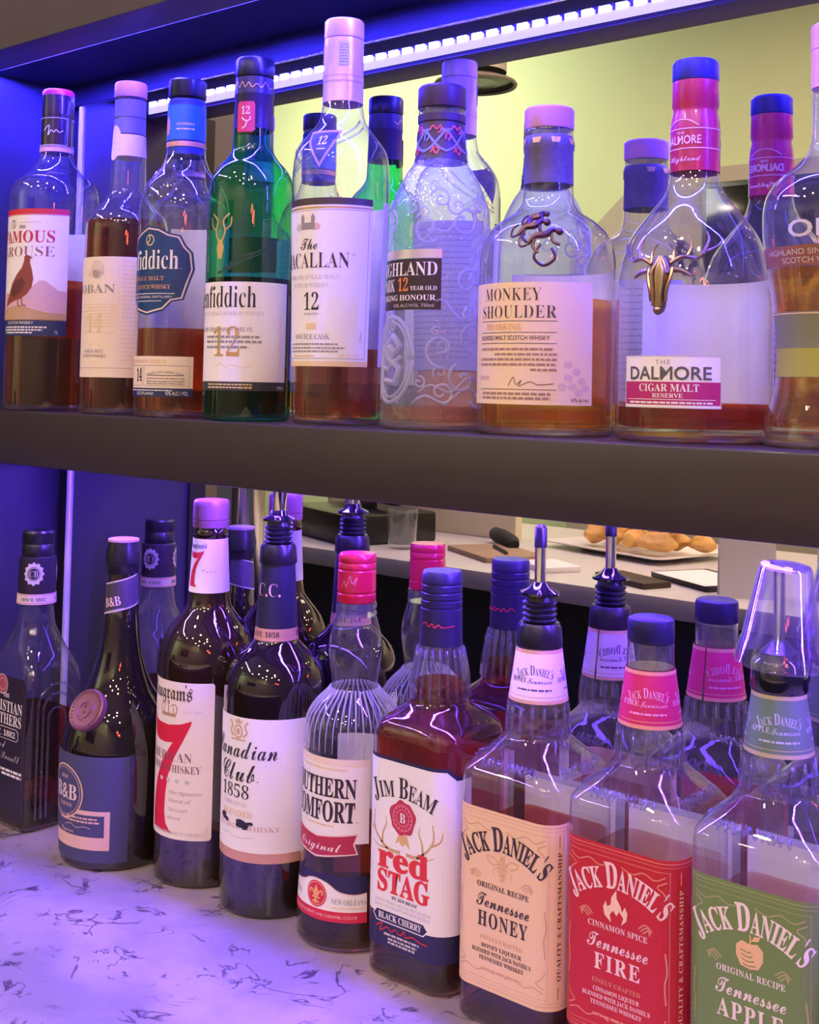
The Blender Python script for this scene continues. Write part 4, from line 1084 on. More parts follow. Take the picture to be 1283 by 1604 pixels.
for v, a, b, t_ in ((81, 4, 36, 'Our Signature'), (74, 4, 26, 'blend of'), (66, 4, 24, 'Smooth'), (59, 3, 17, 'since')): P.text(t_, 'N', M('taupe ink', (0.42, 0.30, 0.28), rough=0.5), a, v, 3.2, b - a, slant=0.3, align='l', bold=-3)
P.text('BLENDED & BOTTLED IN AMERICA', 'B', PALEINK, 8, 46, 2.6, 62, layer=3)
P.text('750ML', 'N', PALEINK, 42, 50, 1.6, 8, rot=PI / 2)
P.build('label', r)

# ---- dark bottle with the script label and pourer
r = root('liquor_bottle', 'dark bottle with black script on a white label, navy neck wrap and a pourer', 'bottle', (-0.7777, 0.752, COUNTER), COUNTER_ROW)
lv = [(4, 44), (150, 44.3), (180, 44.2), (190, 43.2), (198, 40.8), (206, 36), (213, 29.3), (219, 23), (224, 19.2), (234, 18.2), (288, 14.8), (292, 14)]
s = glass(r, lv, DARKG)
pourer(r, 289, 16.2, 34, 6.4, lean=0.004)
P = Print(surf_round(s, 17), 2)
P.rect(-53, 53, 234.5, 289, M('navy neck wrap', (0.018, 0.018, 0.042), rough=0.4), 0); P.rect(-53, 53, 224.2, 234.5, M('copper band', (0.70, 0.38, 0.24), rough=0.4, metal=0.3), 0)
P.text('C.C.', 'B', M('pale copper print', (0.75, 0.50, 0.40), rough=0.5), 5, 262, 11, 24, bold=-7, layer=2)
P.text('EST. 1858', 'B', INK, 4, 227.5, 4.2, 24, layer=2); P.text('EST. 1858', 'B', INK, 44, 227.5, 4.2, 24, layer=2)
P.build('neck_label', r)
P = Print(surf_round(s, 44.3))
P.rect(-68, 68, 54, 164.5, WHITE, 0); P.rect(-68, 68, 46, 54, M('copper band', None), 0); P.rect(-68, 68, 53.6, 54.2, M('copper band', None), 1)
P.text('Canadian', 'S', INK, 4, 131, 16.5, 72, bold=0); P.text('Club', 'S', INK, 0, 111.5, 17, 42, bold=0); P.text('.', 'N', INK, 23, 112.5, 6)
TAN = M('tan ink crest', (0.62, 0.44, 0.28), rough=0.5)
P.disc(3, 152.5, 5, 6, TAN, 1); P.disc(3, 152.5, 3.4, 4.2, WHITE, 2); P.disc(3, 152.5, 2.2, 2.8, TAN, 3)
for k in (-1, 1): P.line([(3 + k * 5, 148), (3 + k * 9, 152), (3 + k * 7, 157), (3 + k * 10, 161)], 1.8, TAN, 2); P.line([(3 + k * 2, 159), (3 + k * 4, 162)], 1.2, TAN, 2)
P.rect(-5, 11, 145, 146.4, TAN, 2); P.disc(3, 161, 2, 2, TAN, 2)
P.text('1858', 'B', INK, -1, 97.5, 11, 34, bold=-6)
P.text('ORIGINAL', 'B', PALEINK, 0, 91, 3.6, 28, bold=-3); P.text('BLENDED', 'B', PALEGOLD, 2, 82.5, 5, 34); P.text('CANADIAN WHISKY', 'B', M('rose tan ink', (0.62, 0.40, 0.38), rough=0.5), 8, 72, 4, 70, bold=-3)
P.line([(-16, 66), (-6, 67), (2, 65), (20, 66.5)], 0.5, PALEINK, 2)
for u, v, a, b in ((-14, 79.5, 4.2, 3.2), (8, 77, 6, 3.6), (12, 74.8, 4, 2.4), (17, 78, 3.4, 1.4), (-9, 77.4, 3, 1.8)): P.poly([(u + a * math.cos(t) * (1 + 0.25 * math.sin(3 * t + u)), v + b * math.sin(t)) for t in [2 * PI * i / 14 for i in range(14)]], INK, 4)
P.build('label', r)

# ---- ribbed shouldered bottle
r = root('liquor_bottle', 'clear bottle with a bulging neck, ribbed shoulder and a red cap', 'bottle', (-0.6852, 0.7536, COUNTER), COUNTER_ROW)
lv = [(4, 43.6), (55, 41.4), (110, 40.6), (158, 40.6), (170, 39.6), (178, 37), (188, 29.5), (195, 22), (200, 18.8), (206, 19.4), (217, 21.1), (229, 22.2), (240, 21.2), (250, 18.4), (257, 16.4), (266, 14.5)]
s = glass(r, lv, CLEAR); fill(r, s, 86, AMBER2); base_puck(r, s, 8)
bm = bmesh.new()
for k in range(40):                                       # ribs running down the shoulder
    a = 2 * PI * k / 40
    tube(bm, [((level_at(s, z)[0] + 0.2) / 1000 * math.sin(a), -(level_at(s, z)[0] + 0.2) / 1000 * math.cos(a), z / 1000) for z in (198, 195, 192, 188, 183, 178, 173, 167, 160, 153)], 0.0009, taper=lambda t: 1.1 - 0.7 * t)
emboss(r, bm, EMBOSS2)
solid('lip', r, [(256, 16.6), (257.5, 17.4), (260, 16.8), (262, 16.9), (264.5, 17.2), (267, 16.4)], CLEAR)
REDC = M('ruby screw cap', (0.52, 0.010, 0.030), rough=0.28, coat=0.3)
solid('cap', r, [(267.5, 15.8), (268.5, 16.2), (274, 16.1), (274.6, 15.6), (276, 15.6), (276.6, 16.1), (293, 15.9), (293.6, 15.4), (295, 15.4), (295.6, 15.9), (299, 15.8), (299.6, 15.4), (301, 15.8), (305.5, 15.7), (307, 14.6)], REDC)
P = Print(surf_round([(270, 16.2), (300, 16.0)], 16), 2)
P.line([(-2, 280), (1, 286), (3, 281), (6, 290), (8, 284), (12, 289), (10, 283)], 0.7, M('rose ink', (0.80, 0.24, 0.28), rough=0.5), 1)
P.build('cap_print', r)
P = Print(surf_round(s, 41))
P.rect(-46, 44.5, 84, 149.5, WHITE, 0); P.rect(-46, 44.5, 144, 149.5, CREAM, 1); greek(P, -24, 26, 140.5, 1.6, PALEGOLD)
SB = M('black brown ink', (0.04, 0.025, 0.03), rough=0.5)
P.text('SOUTHERN', 'B', SB, -3, 119.5, 14.5, 74, bold=5, arc=None); P.text('COMFORT', 'B', SB, -1, 100.5, 15.5, 68, bold=5); P.text('.', 'N', SB, 34.5, 100.5, 5)
greek(P, -16, 16, 96.5, 1.2, PALEGOLD)
def ribbon(u0, u1, d): return [(u0, 92 - d * 0), (u0 + 10, 91.5), (0, 88), (u1 - 12, 91), (u1, 92.5), (u1 - 3, 84), (u1, 76), (u1 - 14, 74.5), (0, 71), (u0 + 12, 74.5), (u0, 77), (u0 + 3, 84)]
P.poly(ribbon(-38, 36, 0), M('rose pale edge', (0.80, 0.60, 0.56), rough=0.5), 1); P.poly([(u * 0.96, 82 + (v - 82) * 0.86) for u, v in ribbon(-38, 36, 0)], M('brick ribbon print', (0.45, 0.03, 0.06), rough=0.5), 2)
P.text('Original', 'S', WHITEINK, 0, 77.4, 7, 44, bold=-2, layer=4)
P.build('label', r)
P = Print(surf_round(s, 42))
P.rect(-46, 44.5, 24, 59, M('indigo black print', (0.022, 0.020, 0.06), rough=0.45), 0)
wave = [(-46, 50), (-30, 47), (-14, 50), (-6, 53.5), (2, 54.5), (12, 52.5), (22, 47), (34, 45), (44.5, 46)]
for (ua, va), (ub, vb) in zip(wave, wave[1:]): P.poly([(ua, 27), (ub, 27), (ub, vb), (ua, va)], WHITE, 1)
P.line(wave, 1.0, M('rose pale edge', None), 2)
P.rect(-46, 44.5, 24, 32, REDINK, 2); P.text('LIQUEUR & SPIRITS AND CARAMEL COLOR', 'N', M('rose pale edge', None), 6, 27, 2.2, 62)
P.disc(2, 43, 10, 10, REDINK, 3); P.ringd(2, 43, 9, 9, 0.6, M('amber print', (0.80, 0.42, 0.16), rough=0.5), 4)
AMB = M('amber print', None)
P.poly([(2, 50), (0, 46), (0.8, 41), (3.2, 41), (4, 46)], AMB, 5)
for k in (-1, 1): P.line([(2 + k * 1.2, 41), (2 + k * 3.4, 45), (2 + k * 6, 45.5), (2 + k * 6, 42.5)], 1.5, AMB, 5); P.line([(2, 38), (2 + k * 3.5, 36.5)], 1.4, AMB, 5)
P.rect(-2, 6, 39.6, 40.8, AMB, 5); P.rect(1, 3, 35.5, 40, AMB, 5)
P.text('NEW ORLEANS', 'B', GREYINK, 30, 37.5, 4, 28, bold=-4, layer=4); P.text('ORIGINAL', 'B', GREYINK, -26, 38, 3.6, 20, layer=4); greek(P, 17, 44, 34.5, 1.0, PALEGOLD, 4)
P.rect(-38, -36, 50, 58, AMB, 2)
P.build('lower_label', r)

back_label(r, s, 41, 44, 30, 148)

# ---- squarish red label bottle
r = root('liquor_bottle', 'squarish amber bottle with antlers and red lettering on its white label, navy cap', 'bottle', (-0.595, 0.7536, COUNTER), COUNTER_ROW)
A_, C_ = 42.0, 20.0
lv = [(4, A_, A_, C_), (100, A_, A_, C_), (176, A_, A_, C_), (184, 41, 41, 21), (190, 38, 38, 24), (196, 31, 31, 26), (201, 25.5, 25.5, 25.5), (205, 23, 23, 23), (220, 21.9, 21.9, 21.9), (234, 19.5, 19.5, 19.5), (246, 17, 17, 17), (256, 14.5, 14.5, 14.5)]
s = glass(r, lv, CLEAR, n=96); fill(r, s, 218, CHERRY, n=96); base_puck(r, s, 7, n=96)
bm = bmesh.new()
for k in range(20):
    a = 2 * PI * k / 20
    tube(bm, [((q + 0.3) / 1000 * math.sin(a), -(q + 0.3) / 1000 * math.cos(a), z / 1000) for z, q in ((206, 23), (220, 21.9), (234, 19.6), (244, 17.4))], 0.0014)
emboss(r, bm)
solid('capsule', r, [(246, 17.0), (262, 16.6), (274, 16.4), (274.4, 15.8), (275.6, 15.8), (276, 16.3), (280, 16.3), (280.4, 15.8), (281.4, 15.8), (282, 16.3), (286, 16.2), (286.4, 15.8), (287.4, 15.8), (288, 16.2), (292, 16.1), (292.5, 15.7), (293.5, 15.7), (294, 16.1), (301, 15.9), (302.8, 14.8)], M('midnight violet cap', (0.020, 0.016, 0.050), rough=0.35), cap0=False)
P = Print(surf_round([(246, 17.1), (274, 16.6)], 16.8), 2)
for c in (6, 50, -40): P.line([(c - 12, 262), (c - 8, 264.5), (c - 5, 261.5), (c - 2, 264), (c, 261), (c + 3, 263.5), (c + 6, 261.5), (c + 16, 262.4)], 0.8, REDINK, 1)
P.build('capsule_print', r)
P = Print(surf_rect(A_, A_, C_), 3)
U1 = 62
P.poly([(-40, 24), (U1, 24), (U1, 156), (46, 156), (38, 162.5), (-40, 162.5)], WHITE, 0)
P.poly([(-40, 162.5), (38, 162.5), (46, 156), (U1, 156), (U1, 159), (47, 159), (39, 165), (-40, 165)], M('indigo black print', None), 1)
P.text('Jim Beam', 'B', SB, 0, 137, 15, 58, bold=0, small=0.78, arc=70)
SEALR = M('seal red print', (0.50, 0.04, 0.07), rough=0.5)
P.poly([(-3, 112), (-7, 102), (-3.4, 104.5), (0, 101.5), (3, 104), (7.5, 101), (4, 112)], M('ribbon gold print', (0.72, 0.46, 0.20), rough=0.5), 1)
P.poly([(0 + (12.6 + 0.9 * math.sin(5 * t)) * math.cos(t), 122.5 + (12.6 + 0.9 * math.cos(7 * t)) * math.sin(t)) for t in [2 * PI * i / 40 for i in range(40)]], SEALR, 2)
P.ringd(0, 122.5, 9.8, 9.8, 0.8, M('rose ink', None), 3); P.ringd(0, 122.5, 6.4, 6.4, 0.6, M('rose ink', None), 3); P.text('B', 'B', WHITEINK, 0, 119, 7, 6, layer=4)
for a in range(16): P.disc(8.1 * math.cos(a * PI / 8), 122.5 + 8.1 * math.sin(a * PI / 8), 0.7, 0.7, M('rose ink', None), 3, 6)
ANT = M('antler tan print', (0.58, 0.40, 0.20), rough=0.5)
for k in (-1, 1):
    tp = lambda t: 1.1 - 0.8 * t
    P.line([(1 + k * 3, 96.5), (k * 14, 97), (k * 24, 104), (k * 29, 113), (k * 28, 124)], 2.6, ANT, 1, taper=tp)
    P.line([(k * 20, 100), (k * 19, 108), (k * 16, 115), (k * 17, 120)], 2.0, ANT, 1, taper=tp); P.line([(k * 27, 108), (k * 34, 112), (k * 36, 119)], 1.8, ANT, 1, taper=tp); P.line([(k * 14, 97), (k * 22, 97), (k * 30, 100)], 1.6, ANT, 1, taper=tp)
RS = M('vermilion ink', (0.70, 0.035, 0.03), rough=0.5)
P.text('red', 'B', RS, 1, 82.5, 17, 50, bold=9, layer=3); P.text('STAG', 'B', RS, 1, 65, 15.5, 51, bold=9, layer=3)
P.text("'BY JIM BEAM'", 'B', INK, 3, 60.5, 2.4, 26); P.text('BLACK CHERRY LIQUEUR INFUSED WITH', 'B', PALEINK, 1, 56.5, 2.2, 54); P.text('KENTUCKY STRAIGHT BOURBON WHISKEY', 'B', PALEINK, 1, 53, 2.2, 54)
P.rect(-40, U1, 24, 44, M('indigo black print', None), 1); P.rect(-40, -24, 44, 48, M('indigo black print', None), 1)
P.poly([(-26, 44), (22, 44), (25, 41), (25, 43)], M('indigo black print', None), 1)
P.poly([(-24, 51.2), (22, 51.2), (26.4, 46.5), (22, 41.8), (-24, 41.8), (-28, 46.5)], WHITE, 2); P.poly([(-23.5, 50.4), (21.5, 50.4), (25.2, 46.5), (21.5, 42.6), (-23.5, 42.6), (-26.8, 46.5)], M('indigo black print', None), 3)
P.text('BLACK CHERRY', 'B', WHITEINK, -1, 44.4, 4.6, 42, bold=3, layer=4)
P.line([(-24, 37.6), (-18, 41), (-20, 35), (-13, 39), (-9, 36.5), (-5, 39), (0, 36.5), (4, 40.5), (5, 36.6), (12, 38.6), (18, 37), (26, 36.4)], 0.8, RS, 5)
for v, a, b in ((33, -16, 18), (30, -12, 16), (27.4, -12, 14)): greek(P, a, b, v, 1.6, PALEINK, 4)
P.build('label', r)

back_label(r, s, 0, 36, 26, 160, None, rect=lambda u, v, off: Vector((-u / 1000, (A_ + off) / 1000, v / 1000)))

# ---- three square shouldered bottles
def square_bottle(label, x, paper, ink, script, recipe, flavour, liq, level, neck_paper, neck_ink, border, small_lines, deco):
    r = root('liquor_bottle', label, 'bottle', (x, 0.75, COUNTER), COUNTER_ROW)
    A, C = 43.0, 16.0
    lv = [(4, A, A, C), (100, A, A, C), (166, A, A, C), (171, 42.6, 42.6, C), (175, 40.5, 40.5, 16.5), (185, 32.5, 32.5, 19), (193, 26.4, 26.4, 23), (198, 23.6, 23.6, 23.6), (208, 22.8, 22.8, 22.8), (222, 21.2, 21.2, 21.2), (259, 16.2, 16.2, 16.2), (276, 15.2, 15.2, 15.2)]
    s = glass(r, lv, CLEAR, n=96); fill(r, s, level, liq, n=96); base_puck(r, s, 8, n=96)
    bm = bmesh.new()
    for k in range(16):
        a = 2 * PI * k / 16
        tube(bm, [(q / 1000 * math.sin(a), -q / 1000 * math.cos(a), z / 1000) for z, q in ((199, 23.5), (210, 22.7), (219, 21.6))], 0.0012)
    emboss(r, bm)
    bm = bmesh.new(); rs = random.Random(int(x * -1000))       # moulded lettering on the sloping shoulders
    for side in range(4):
        R_ = Matrix.Rotation(side * PI / 2, 4, 'Z')
        for k in range(12):
            u = -22 + k * 4
            pts = [R_ @ Vector(((u + rs.uniform(-1, 2) * 1) / 1000, -(40.6 - (z_ - 175) * 0.80) / 1000, z_ / 1000)) for z_ in (176.5, 179 + rs.uniform(-1, 1), 182.5)]
            tube(bm, pts, 0.0009)
            pts = [R_ @ Vector(((u + dx) / 1000, -(40.6 - (z_ - 175) * 0.80) / 1000, z_ / 1000)) for dx, z_ in ((0, 177 + rs.uniform(0, 5)), (3, 177 + rs.uniform(0, 5)))]
            tube(bm, pts, 0.0008)
    emboss(r, bm)
    P = Print(surf_round([(219, 21.9), (222, 21.5), (259, 16.5), (262, 16.3)], 19), 2)
    P.rect(-59, 59, 222, 259, neck_paper, 0); P.rect(-59, 59, 256.5, 259, border, 1); P.rect(-59, 59, 222, 224.5, border, 1); P.rect(-59, 59, 226.5, 227, border, 1)
    for c in (-28, 8, 44):
        P.text("Jack Daniel's", 'B', neck_ink, c, 242, 6.5, 27, small=0.75, arc=26, layer=2); P.text('Tennessee', 'S', neck_ink, c + 4, 236, 4, 18, layer=2); P.text(flavour, 'B', neck_ink, c - 12, 236.5, 3.4, 13, layer=2)
        greek(P, c - 12, c + 12, 231, 1.2, neck_ink, 2, int(c))
    P.build('neck_label', r)
    P = Print(surf_rect(A, A, C), 3)
    E0, E1 = -50, 57
    P.rect(E0, E1, 25.5, 149.5, paper, 0)
    P.rect(E0, E1, 147.0, 147.5, border, 1); P.rect(E0, E1, 144.8, 145.1, border, 1); P.rect(E0, E1, 28, 28.5, border, 1); P.rect(E0, E1, 30.4, 30.7, border, 1)
    P.frame(-38, 38, 33, 142, 0.35, border, 1)
    for k in (-1, 1):                                     # scrolls in the corners
        for v0, sv in ((139, -1), (37, 1)):
            P.line([(k * 35, v0), (k * 28, v0 + sv * 3), (k * 20, v0 + sv * 0.5), (k * 12, v0 + sv * 3.4), (k * 4, v0 + sv * 1)], 0.8, border, 2)
            P.line([(k * 36, v0 + sv * 3), (k * 30, v0 + sv * 6.5), (k * 34, v0 + sv * 10), (k * 36, v0 + sv * 14)], 0.8, border, 2)
        P.line([(k * 36, 60), (k * 35, 72), (k * 36.5, 80), (k * 35.2, 92)], 1.0, border, 2)
        for j in range(3): P.line([(k * (17 + j * 1.5), 103 - j * 1.2), (k * (22 + j), 106.5 - j * 1.5), (k * (27 - j), 103.5 - j * 1.5)], 0.9, border, 2)
    P.text("Jack Daniel's", 'B', ink, 1, 123, 16, 70, bold=6, small=0.80, arc=50, layer=3)
    deco(P)
    P.text(recipe, 'B', ink, 1.5, 95.5, 3.6, 44, bold=3, track=14)
    P.text('Tennessee', 'S', ink, 1.5, 82.5, 9.8, 46, bold=2)
    P.text(flavour, 'B', ink, 1.5, 69, 10, 42 if len(flavour) > 4 else 34, bold=3, track=40 if len(flavour) < 6 else 0)
    P.text('FINELY CRAFTED', 'B', border, 1, 60, 2.8, 36)
    for v, t_, w in zip((54.6, 50.2, 45.8), small_lines, (34, 50, 38)): P.text(t_, 'B', ink, 1, v, 2.7, w, bold=2)
    greek(P, -16, 18, 39, 1.6, border)
    P.text('QUALITY & CRAFTSMANSHIP', 'B', script, 47, 88, 2.9, 86, rot=PI / 2, align='c', track=30); P.rect(45, 45.5, 134, 142, script, 2); P.rect(45, 45.5, 33, 41, script, 2)
    P.text('QUALITY & CRAFTSMANSHIP', 'B', script, -45, 88, 2.9, 86, rot=-PI / 2, track=30)
    P.build('label', r)
    back_label(r, s, 0, 40, 28, 148, WHITE, rect=lambda u, v, off: Vector((-u / 1000, (A + off) / 1000, v / 1000)))
    return r, s
HP = M('honey label paper', (0.84, 0.60, 0.34), rough=0.55, var=0.02); HG = M('honey gold print', (0.70, 0.46, 0.22), rough=0.45)
def bee(P):
    P.disc(1, 118, 2.4, 2.4, HG, 3)
    for i, w in enumerate((4.2, 4.6, 4.0, 3.2, 2.0)): P.disc(1, 114.4 - i * 2.6, w, 1.1, HG, 3)
    for k in (-1, 1):
        P.poly([(1 + k * 2, 115), (1 + k * 8, 119), (1 + k * 14, 118.5), (1 + k * 13, 114.5), (1 + k * 7, 112)], M('honey gold print', None), 2); P.poly([(1 + k * 3, 114.6), (1 + k * 8, 117.6), (1 + k * 12.6, 117.4), (1 + k * 11.6, 115), (1 + k * 7, 113.2)], HP, 3)
        P.line([(1 + k * 3, 112), (1 + k * 8, 109), (1 + k * 7, 106)], 0.7, HG, 2); P.line([(1 + k * 1, 120), (1 + k * 3.5, 122.4)], 0.6, HG, 2)
rh, sh_ = square_bottle('square bottle with a cream label bearing a bee, steel pourer with a black tip', -0.5008, HP, M('coffee ink', (0.05, 0.035, 0.035), rough=0.5), M('coffee ink', None), 'ORIGINAL RECIPE', 'HONEY', HONEYL, 128, M('lilac white paper', (0.84, 0.72, 0.78), rough=0.5), M('violet ink', (0.10, 0.05, 0.16), rough=0.5), M('honey tan print', (0.66, 0.40, 0.22), rough=0.45), ('HONEY LIQUEUR', "BLENDED WITH JACK DANIEL'S", 'TENNESSEE WHISKEY'), bee)
pourer(rh, 259.5, 16.6, 42, 4.2, tip=True)
FRED = M('fire red label', (0.52, 0.018, 0.014), rough=0.5, var=0.03); FP = M('flame print', (0.86, 0.62, 0.40), rough=0.5)
def flame(P):
    P.poly([(-3, 101), (-8, 105), (-9, 110), (-7, 114), (-6, 110.5), (-3.4, 112.5), (-3, 117), (0.6, 122.5), (1, 117), (4, 113), (5, 109.5), (7, 113.5), (9, 110), (8.4, 105), (4.4, 101), (6, 106), (3, 109.5), (1, 106), (-1.5, 109), (-4, 106)], FP, 3)
rf, sf = square_bottle('square bottle with a red label bearing a flame, red neck band and navy cap', -0.4098, FRED, M('rose white ink', (0.86, 0.66, 0.62), rough=0.5), M('rose white ink', None), 'CINNAMON SPICE', 'FIRE', MAUVE, 132, M('cerise neck paper', (0.56, 0.02, 0.09), rough=0.5), M('pale rose ink', (0.74, 0.36, 0.46), rough=0.5), M('dull red gold print', (0.70, 0.30, 0.16), rough=0.45), ('CINNAMON LIQUEUR', "BLENDED WITH JACK DANIEL'S", 'TENNESSEE WHISKEY'), flame)
solid('lip', rf, [(259.5, 15.8), (262, 16.0), (276, 15.7)], CLEAR)
solid('cap', rf, [(276.5, 15.6), (277.5, 16.0), (289.5, 15.8), (291.6, 15.2), (292.6, 13.5)], M('navy plastic cap', (0.012, 0.010, 0.035), rough=0.4))
AG = M('apple green label', (0.155, 0.26, 0.052), rough=0.5, var=0.03); AP = M('apple gold print', (0.80, 0.52, 0.24), rough=0.5)
def apple(P):
    P.poly([(1, 116), (-4, 117.4), (-7.6, 114), (-7.6, 108), (-4.6, 102.6), (1, 101.6), (1.6, 101.6), (6.6, 102.6), (9.6, 108), (9.6, 114), (6, 117.4)], AP, 3)
    P.line([(1, 116), (1.6, 119), (1, 121.5)], 0.9, AP, 3); P.poly([(2, 118), (4, 121.5), (8, 122), (6.4, 119)], AP, 3)
    for i in range(4): P.line([(-5 + i * .6, 112 - i * 2.6), (0, 111 - i * 2.6), (2 + i, 112 - i * 2.6)], 0.6, AG, 4)
ra, sa = square_bottle('square bottle with a green label bearing an apple, clear plastic cup over its pourer', -0.3187, AG, M('ivory ink', (0.86, 0.74, 0.66), rough=0.5), M('ivory ink', None), 'ORIGINAL RECIPE', 'APPLE', MAUVE, 126, M('moss neck paper', (0.11, 0.19, 0.10), rough=0.5), M('pale moss ink', (0.44, 0.50, 0.50), rough=0.5), M('moss gold print', (0.42, 0.38, 0.16), rough=0.45), ('APPLE LIQUEUR', "BLENDED WITH JACK DANIEL'S", 'TENNESSEE WHISKEY'), apple)
pc = solid('pourer', ra, [(259.5, 17.4), (261, 18.0), (277, 17.2), (280, 15.0)], M('glossy black plastic', None), cap0=False)
solid('stopper', pc, [(280, 12.5), (283, 12.0), (286, 8.5), (290, 5.0)], BLACKP)
bm = bmesh.new(); tube(bm, [(0, 0, 0.288), (0, 0, 0.30), (0, 0, 0.334)], 0.0036, n=14); link('steel_spout', bm, CHROME, pc)

# the cup turned over on the pourer
bm = bmesh.new()
outer = [(0, 28.0), (1.2, 28.2), (2.4, 27.6), (14, 25.2), (15, 24.4), (60, 16.6), (62, 15.4)]
inner = [(60.6, 15.2), (59, 15.6), (15, 23.4), (14, 24.2), (2.4, 26.8), (0, 27.4)]
n = 56; rings = []
for z, q in outer + [(62, 13.5), (60.6, 13.0)] + inner: rings.append([bm.verts.new((q / 1000 * math.cos(2 * PI * i / n), q / 1000 * math.sin(2 * PI * i / n), z / 1000)) for i in range(n)])
for p, q in zip(rings, rings[1:]):
    for i in range(n): bm.faces.new((p[i], p[(i + 1) % n], q[(i + 1) % n], q[i]))
bm.faces.new([rings[len(outer)][i] for i in range(n)]); bm.faces.new([rings[len(outer) + 1][i] for i in range(n)][::-1])
for i in range(n): bm.faces.new((rings[-1][i], rings[-1][(i + 1) % n], rings[0][(i + 1) % n], rings[0][i]))
o = link('plastic_cup', bm, PLASTIC, None, (-0.3187, 0.75, COUNTER + 0.2765), angle=30)
o.rotation_euler = (math.radians(3), math.radians(5), 0)
tag(o, 'clear plastic cup upside down over the pourer of the green labelled bottle', 'cup')

# ---- the next bottle, cut by the right edge
r = root('liquor_bottle', 'round bottle of magenta liqueur cut off by the lower right edge', 'bottle', (-0.2300, 0.735, COUNTER), COUNTER_ROW)
lv = [(4, 38), (90, 39), (100, 38.4), (112, 34), (122, 26), (130, 18), (140, 14), (180, 13)]
s = glass(r, lv); fill(r, s, 108, MAGENTA); base_puck(r, s, 6)
solid('cap', r, [(178, 14.5), (179, 15), (200, 14.8), (201, 13)], BLACKP)
# ------------------------------------------------------------------ the room behind the viewer, seen in the mirrors
ROOMW = M('pale yellow green wall paint', (0.55, 0.61, 0.37), rough=0.8, var=0.03, scale=4)
GREYW = M('grey brown paint', (0.16, 0.135, 0.12), rough=0.7, var=0.04, scale=6)
TAUPE = M('taupe paint', (0.42, 0.37, 0.31), rough=0.8, var=0.03, scale=5)
structure(boxobj('wall_front', (-6.6, 3.2, -2.75, -2.60, -1.35, 1.62), ROOMW))
structure(boxobj('floor', (-6.6, 3.2, -2.75, 0.86, -1.42, -1.35), M('dark floor', (0.05, 0.045, 0.045), rough=0.4, var=0.1, scale=8)))
structure(boxobj('ceiling', (-6.6, 3.2, -2.75, 0.86, 1.55, 1.62), M('ceiling paint', (0.5, 0.48, 0.44), rough=0.8, var=0.03, scale=4)))
structure(boxobj('wall_side', (-2.66, -2.46, -0.72, -0.30, -1.35, 1.55), GREYW))
bm = bmesh.new()                                          # low partition with a sloping end
prof = [(-2.62, 0.54), (-2.30, 0.82), (3.0, 0.82), (3.0, -1.35), (-2.62, -1.35)]
f = [bm.verts.new((x, -2.50, z)) for x, z in prof]; b = [bm.verts.new((x, -2.60, z)) for x, z in prof]
bm.faces.new(f); bm.faces.new(b[::-1])
for i in range(5): bm.faces.new((f[i], b[i], b[(i + 1) % 5], f[(i + 1) % 5]))
bmesh.ops.recalc_face_normals(bm, faces=bm.faces[:])
structure(link('trim_3', bm, TAUPE, smooth=False))
tv = root('wall_screen', 'black screen on the taupe partition, seen in the upper mirror', 'screen', (-1.40, -2.50, 0.50))
boxobj('screen_panel', (-0.62, 0.62, 0.0, 0.03, -0.30, 0.24), M('black glass', (0.01, 0.01, 0.012), rough=0.1), tv, bev=0.004)
boxobj('screen_frame', (-0.64, 0.64, -0.005, 0.02, -0.32, 0.26), BLACKP, tv, bev=0.004)

# bar counter
BZ = -0.39
BARQ = M('bar top stone', (0.66, 0.62, 0.60), rough=0.3, var=0.08, scale=30)
br = root('bar_counter', 'bar counter with a pale stone top and black front, seen in the lower mirror', 'bar', (-0.9, -0.85, -1.35))
boxobj('bar_top', (-1.54, 2.3, -0.45, 0.37, -0.39 + 1.35 - 0.04, -0.39 + 1.35), BARQ, br, bev=0.003)
boxobj('bar_front', (-1.50, 2.25, -0.40, 0.32, 0.0, -0.39 + 1.35 - 0.04), BLACKW, br)
def at_bar(x, y): return (x, y, BZ)
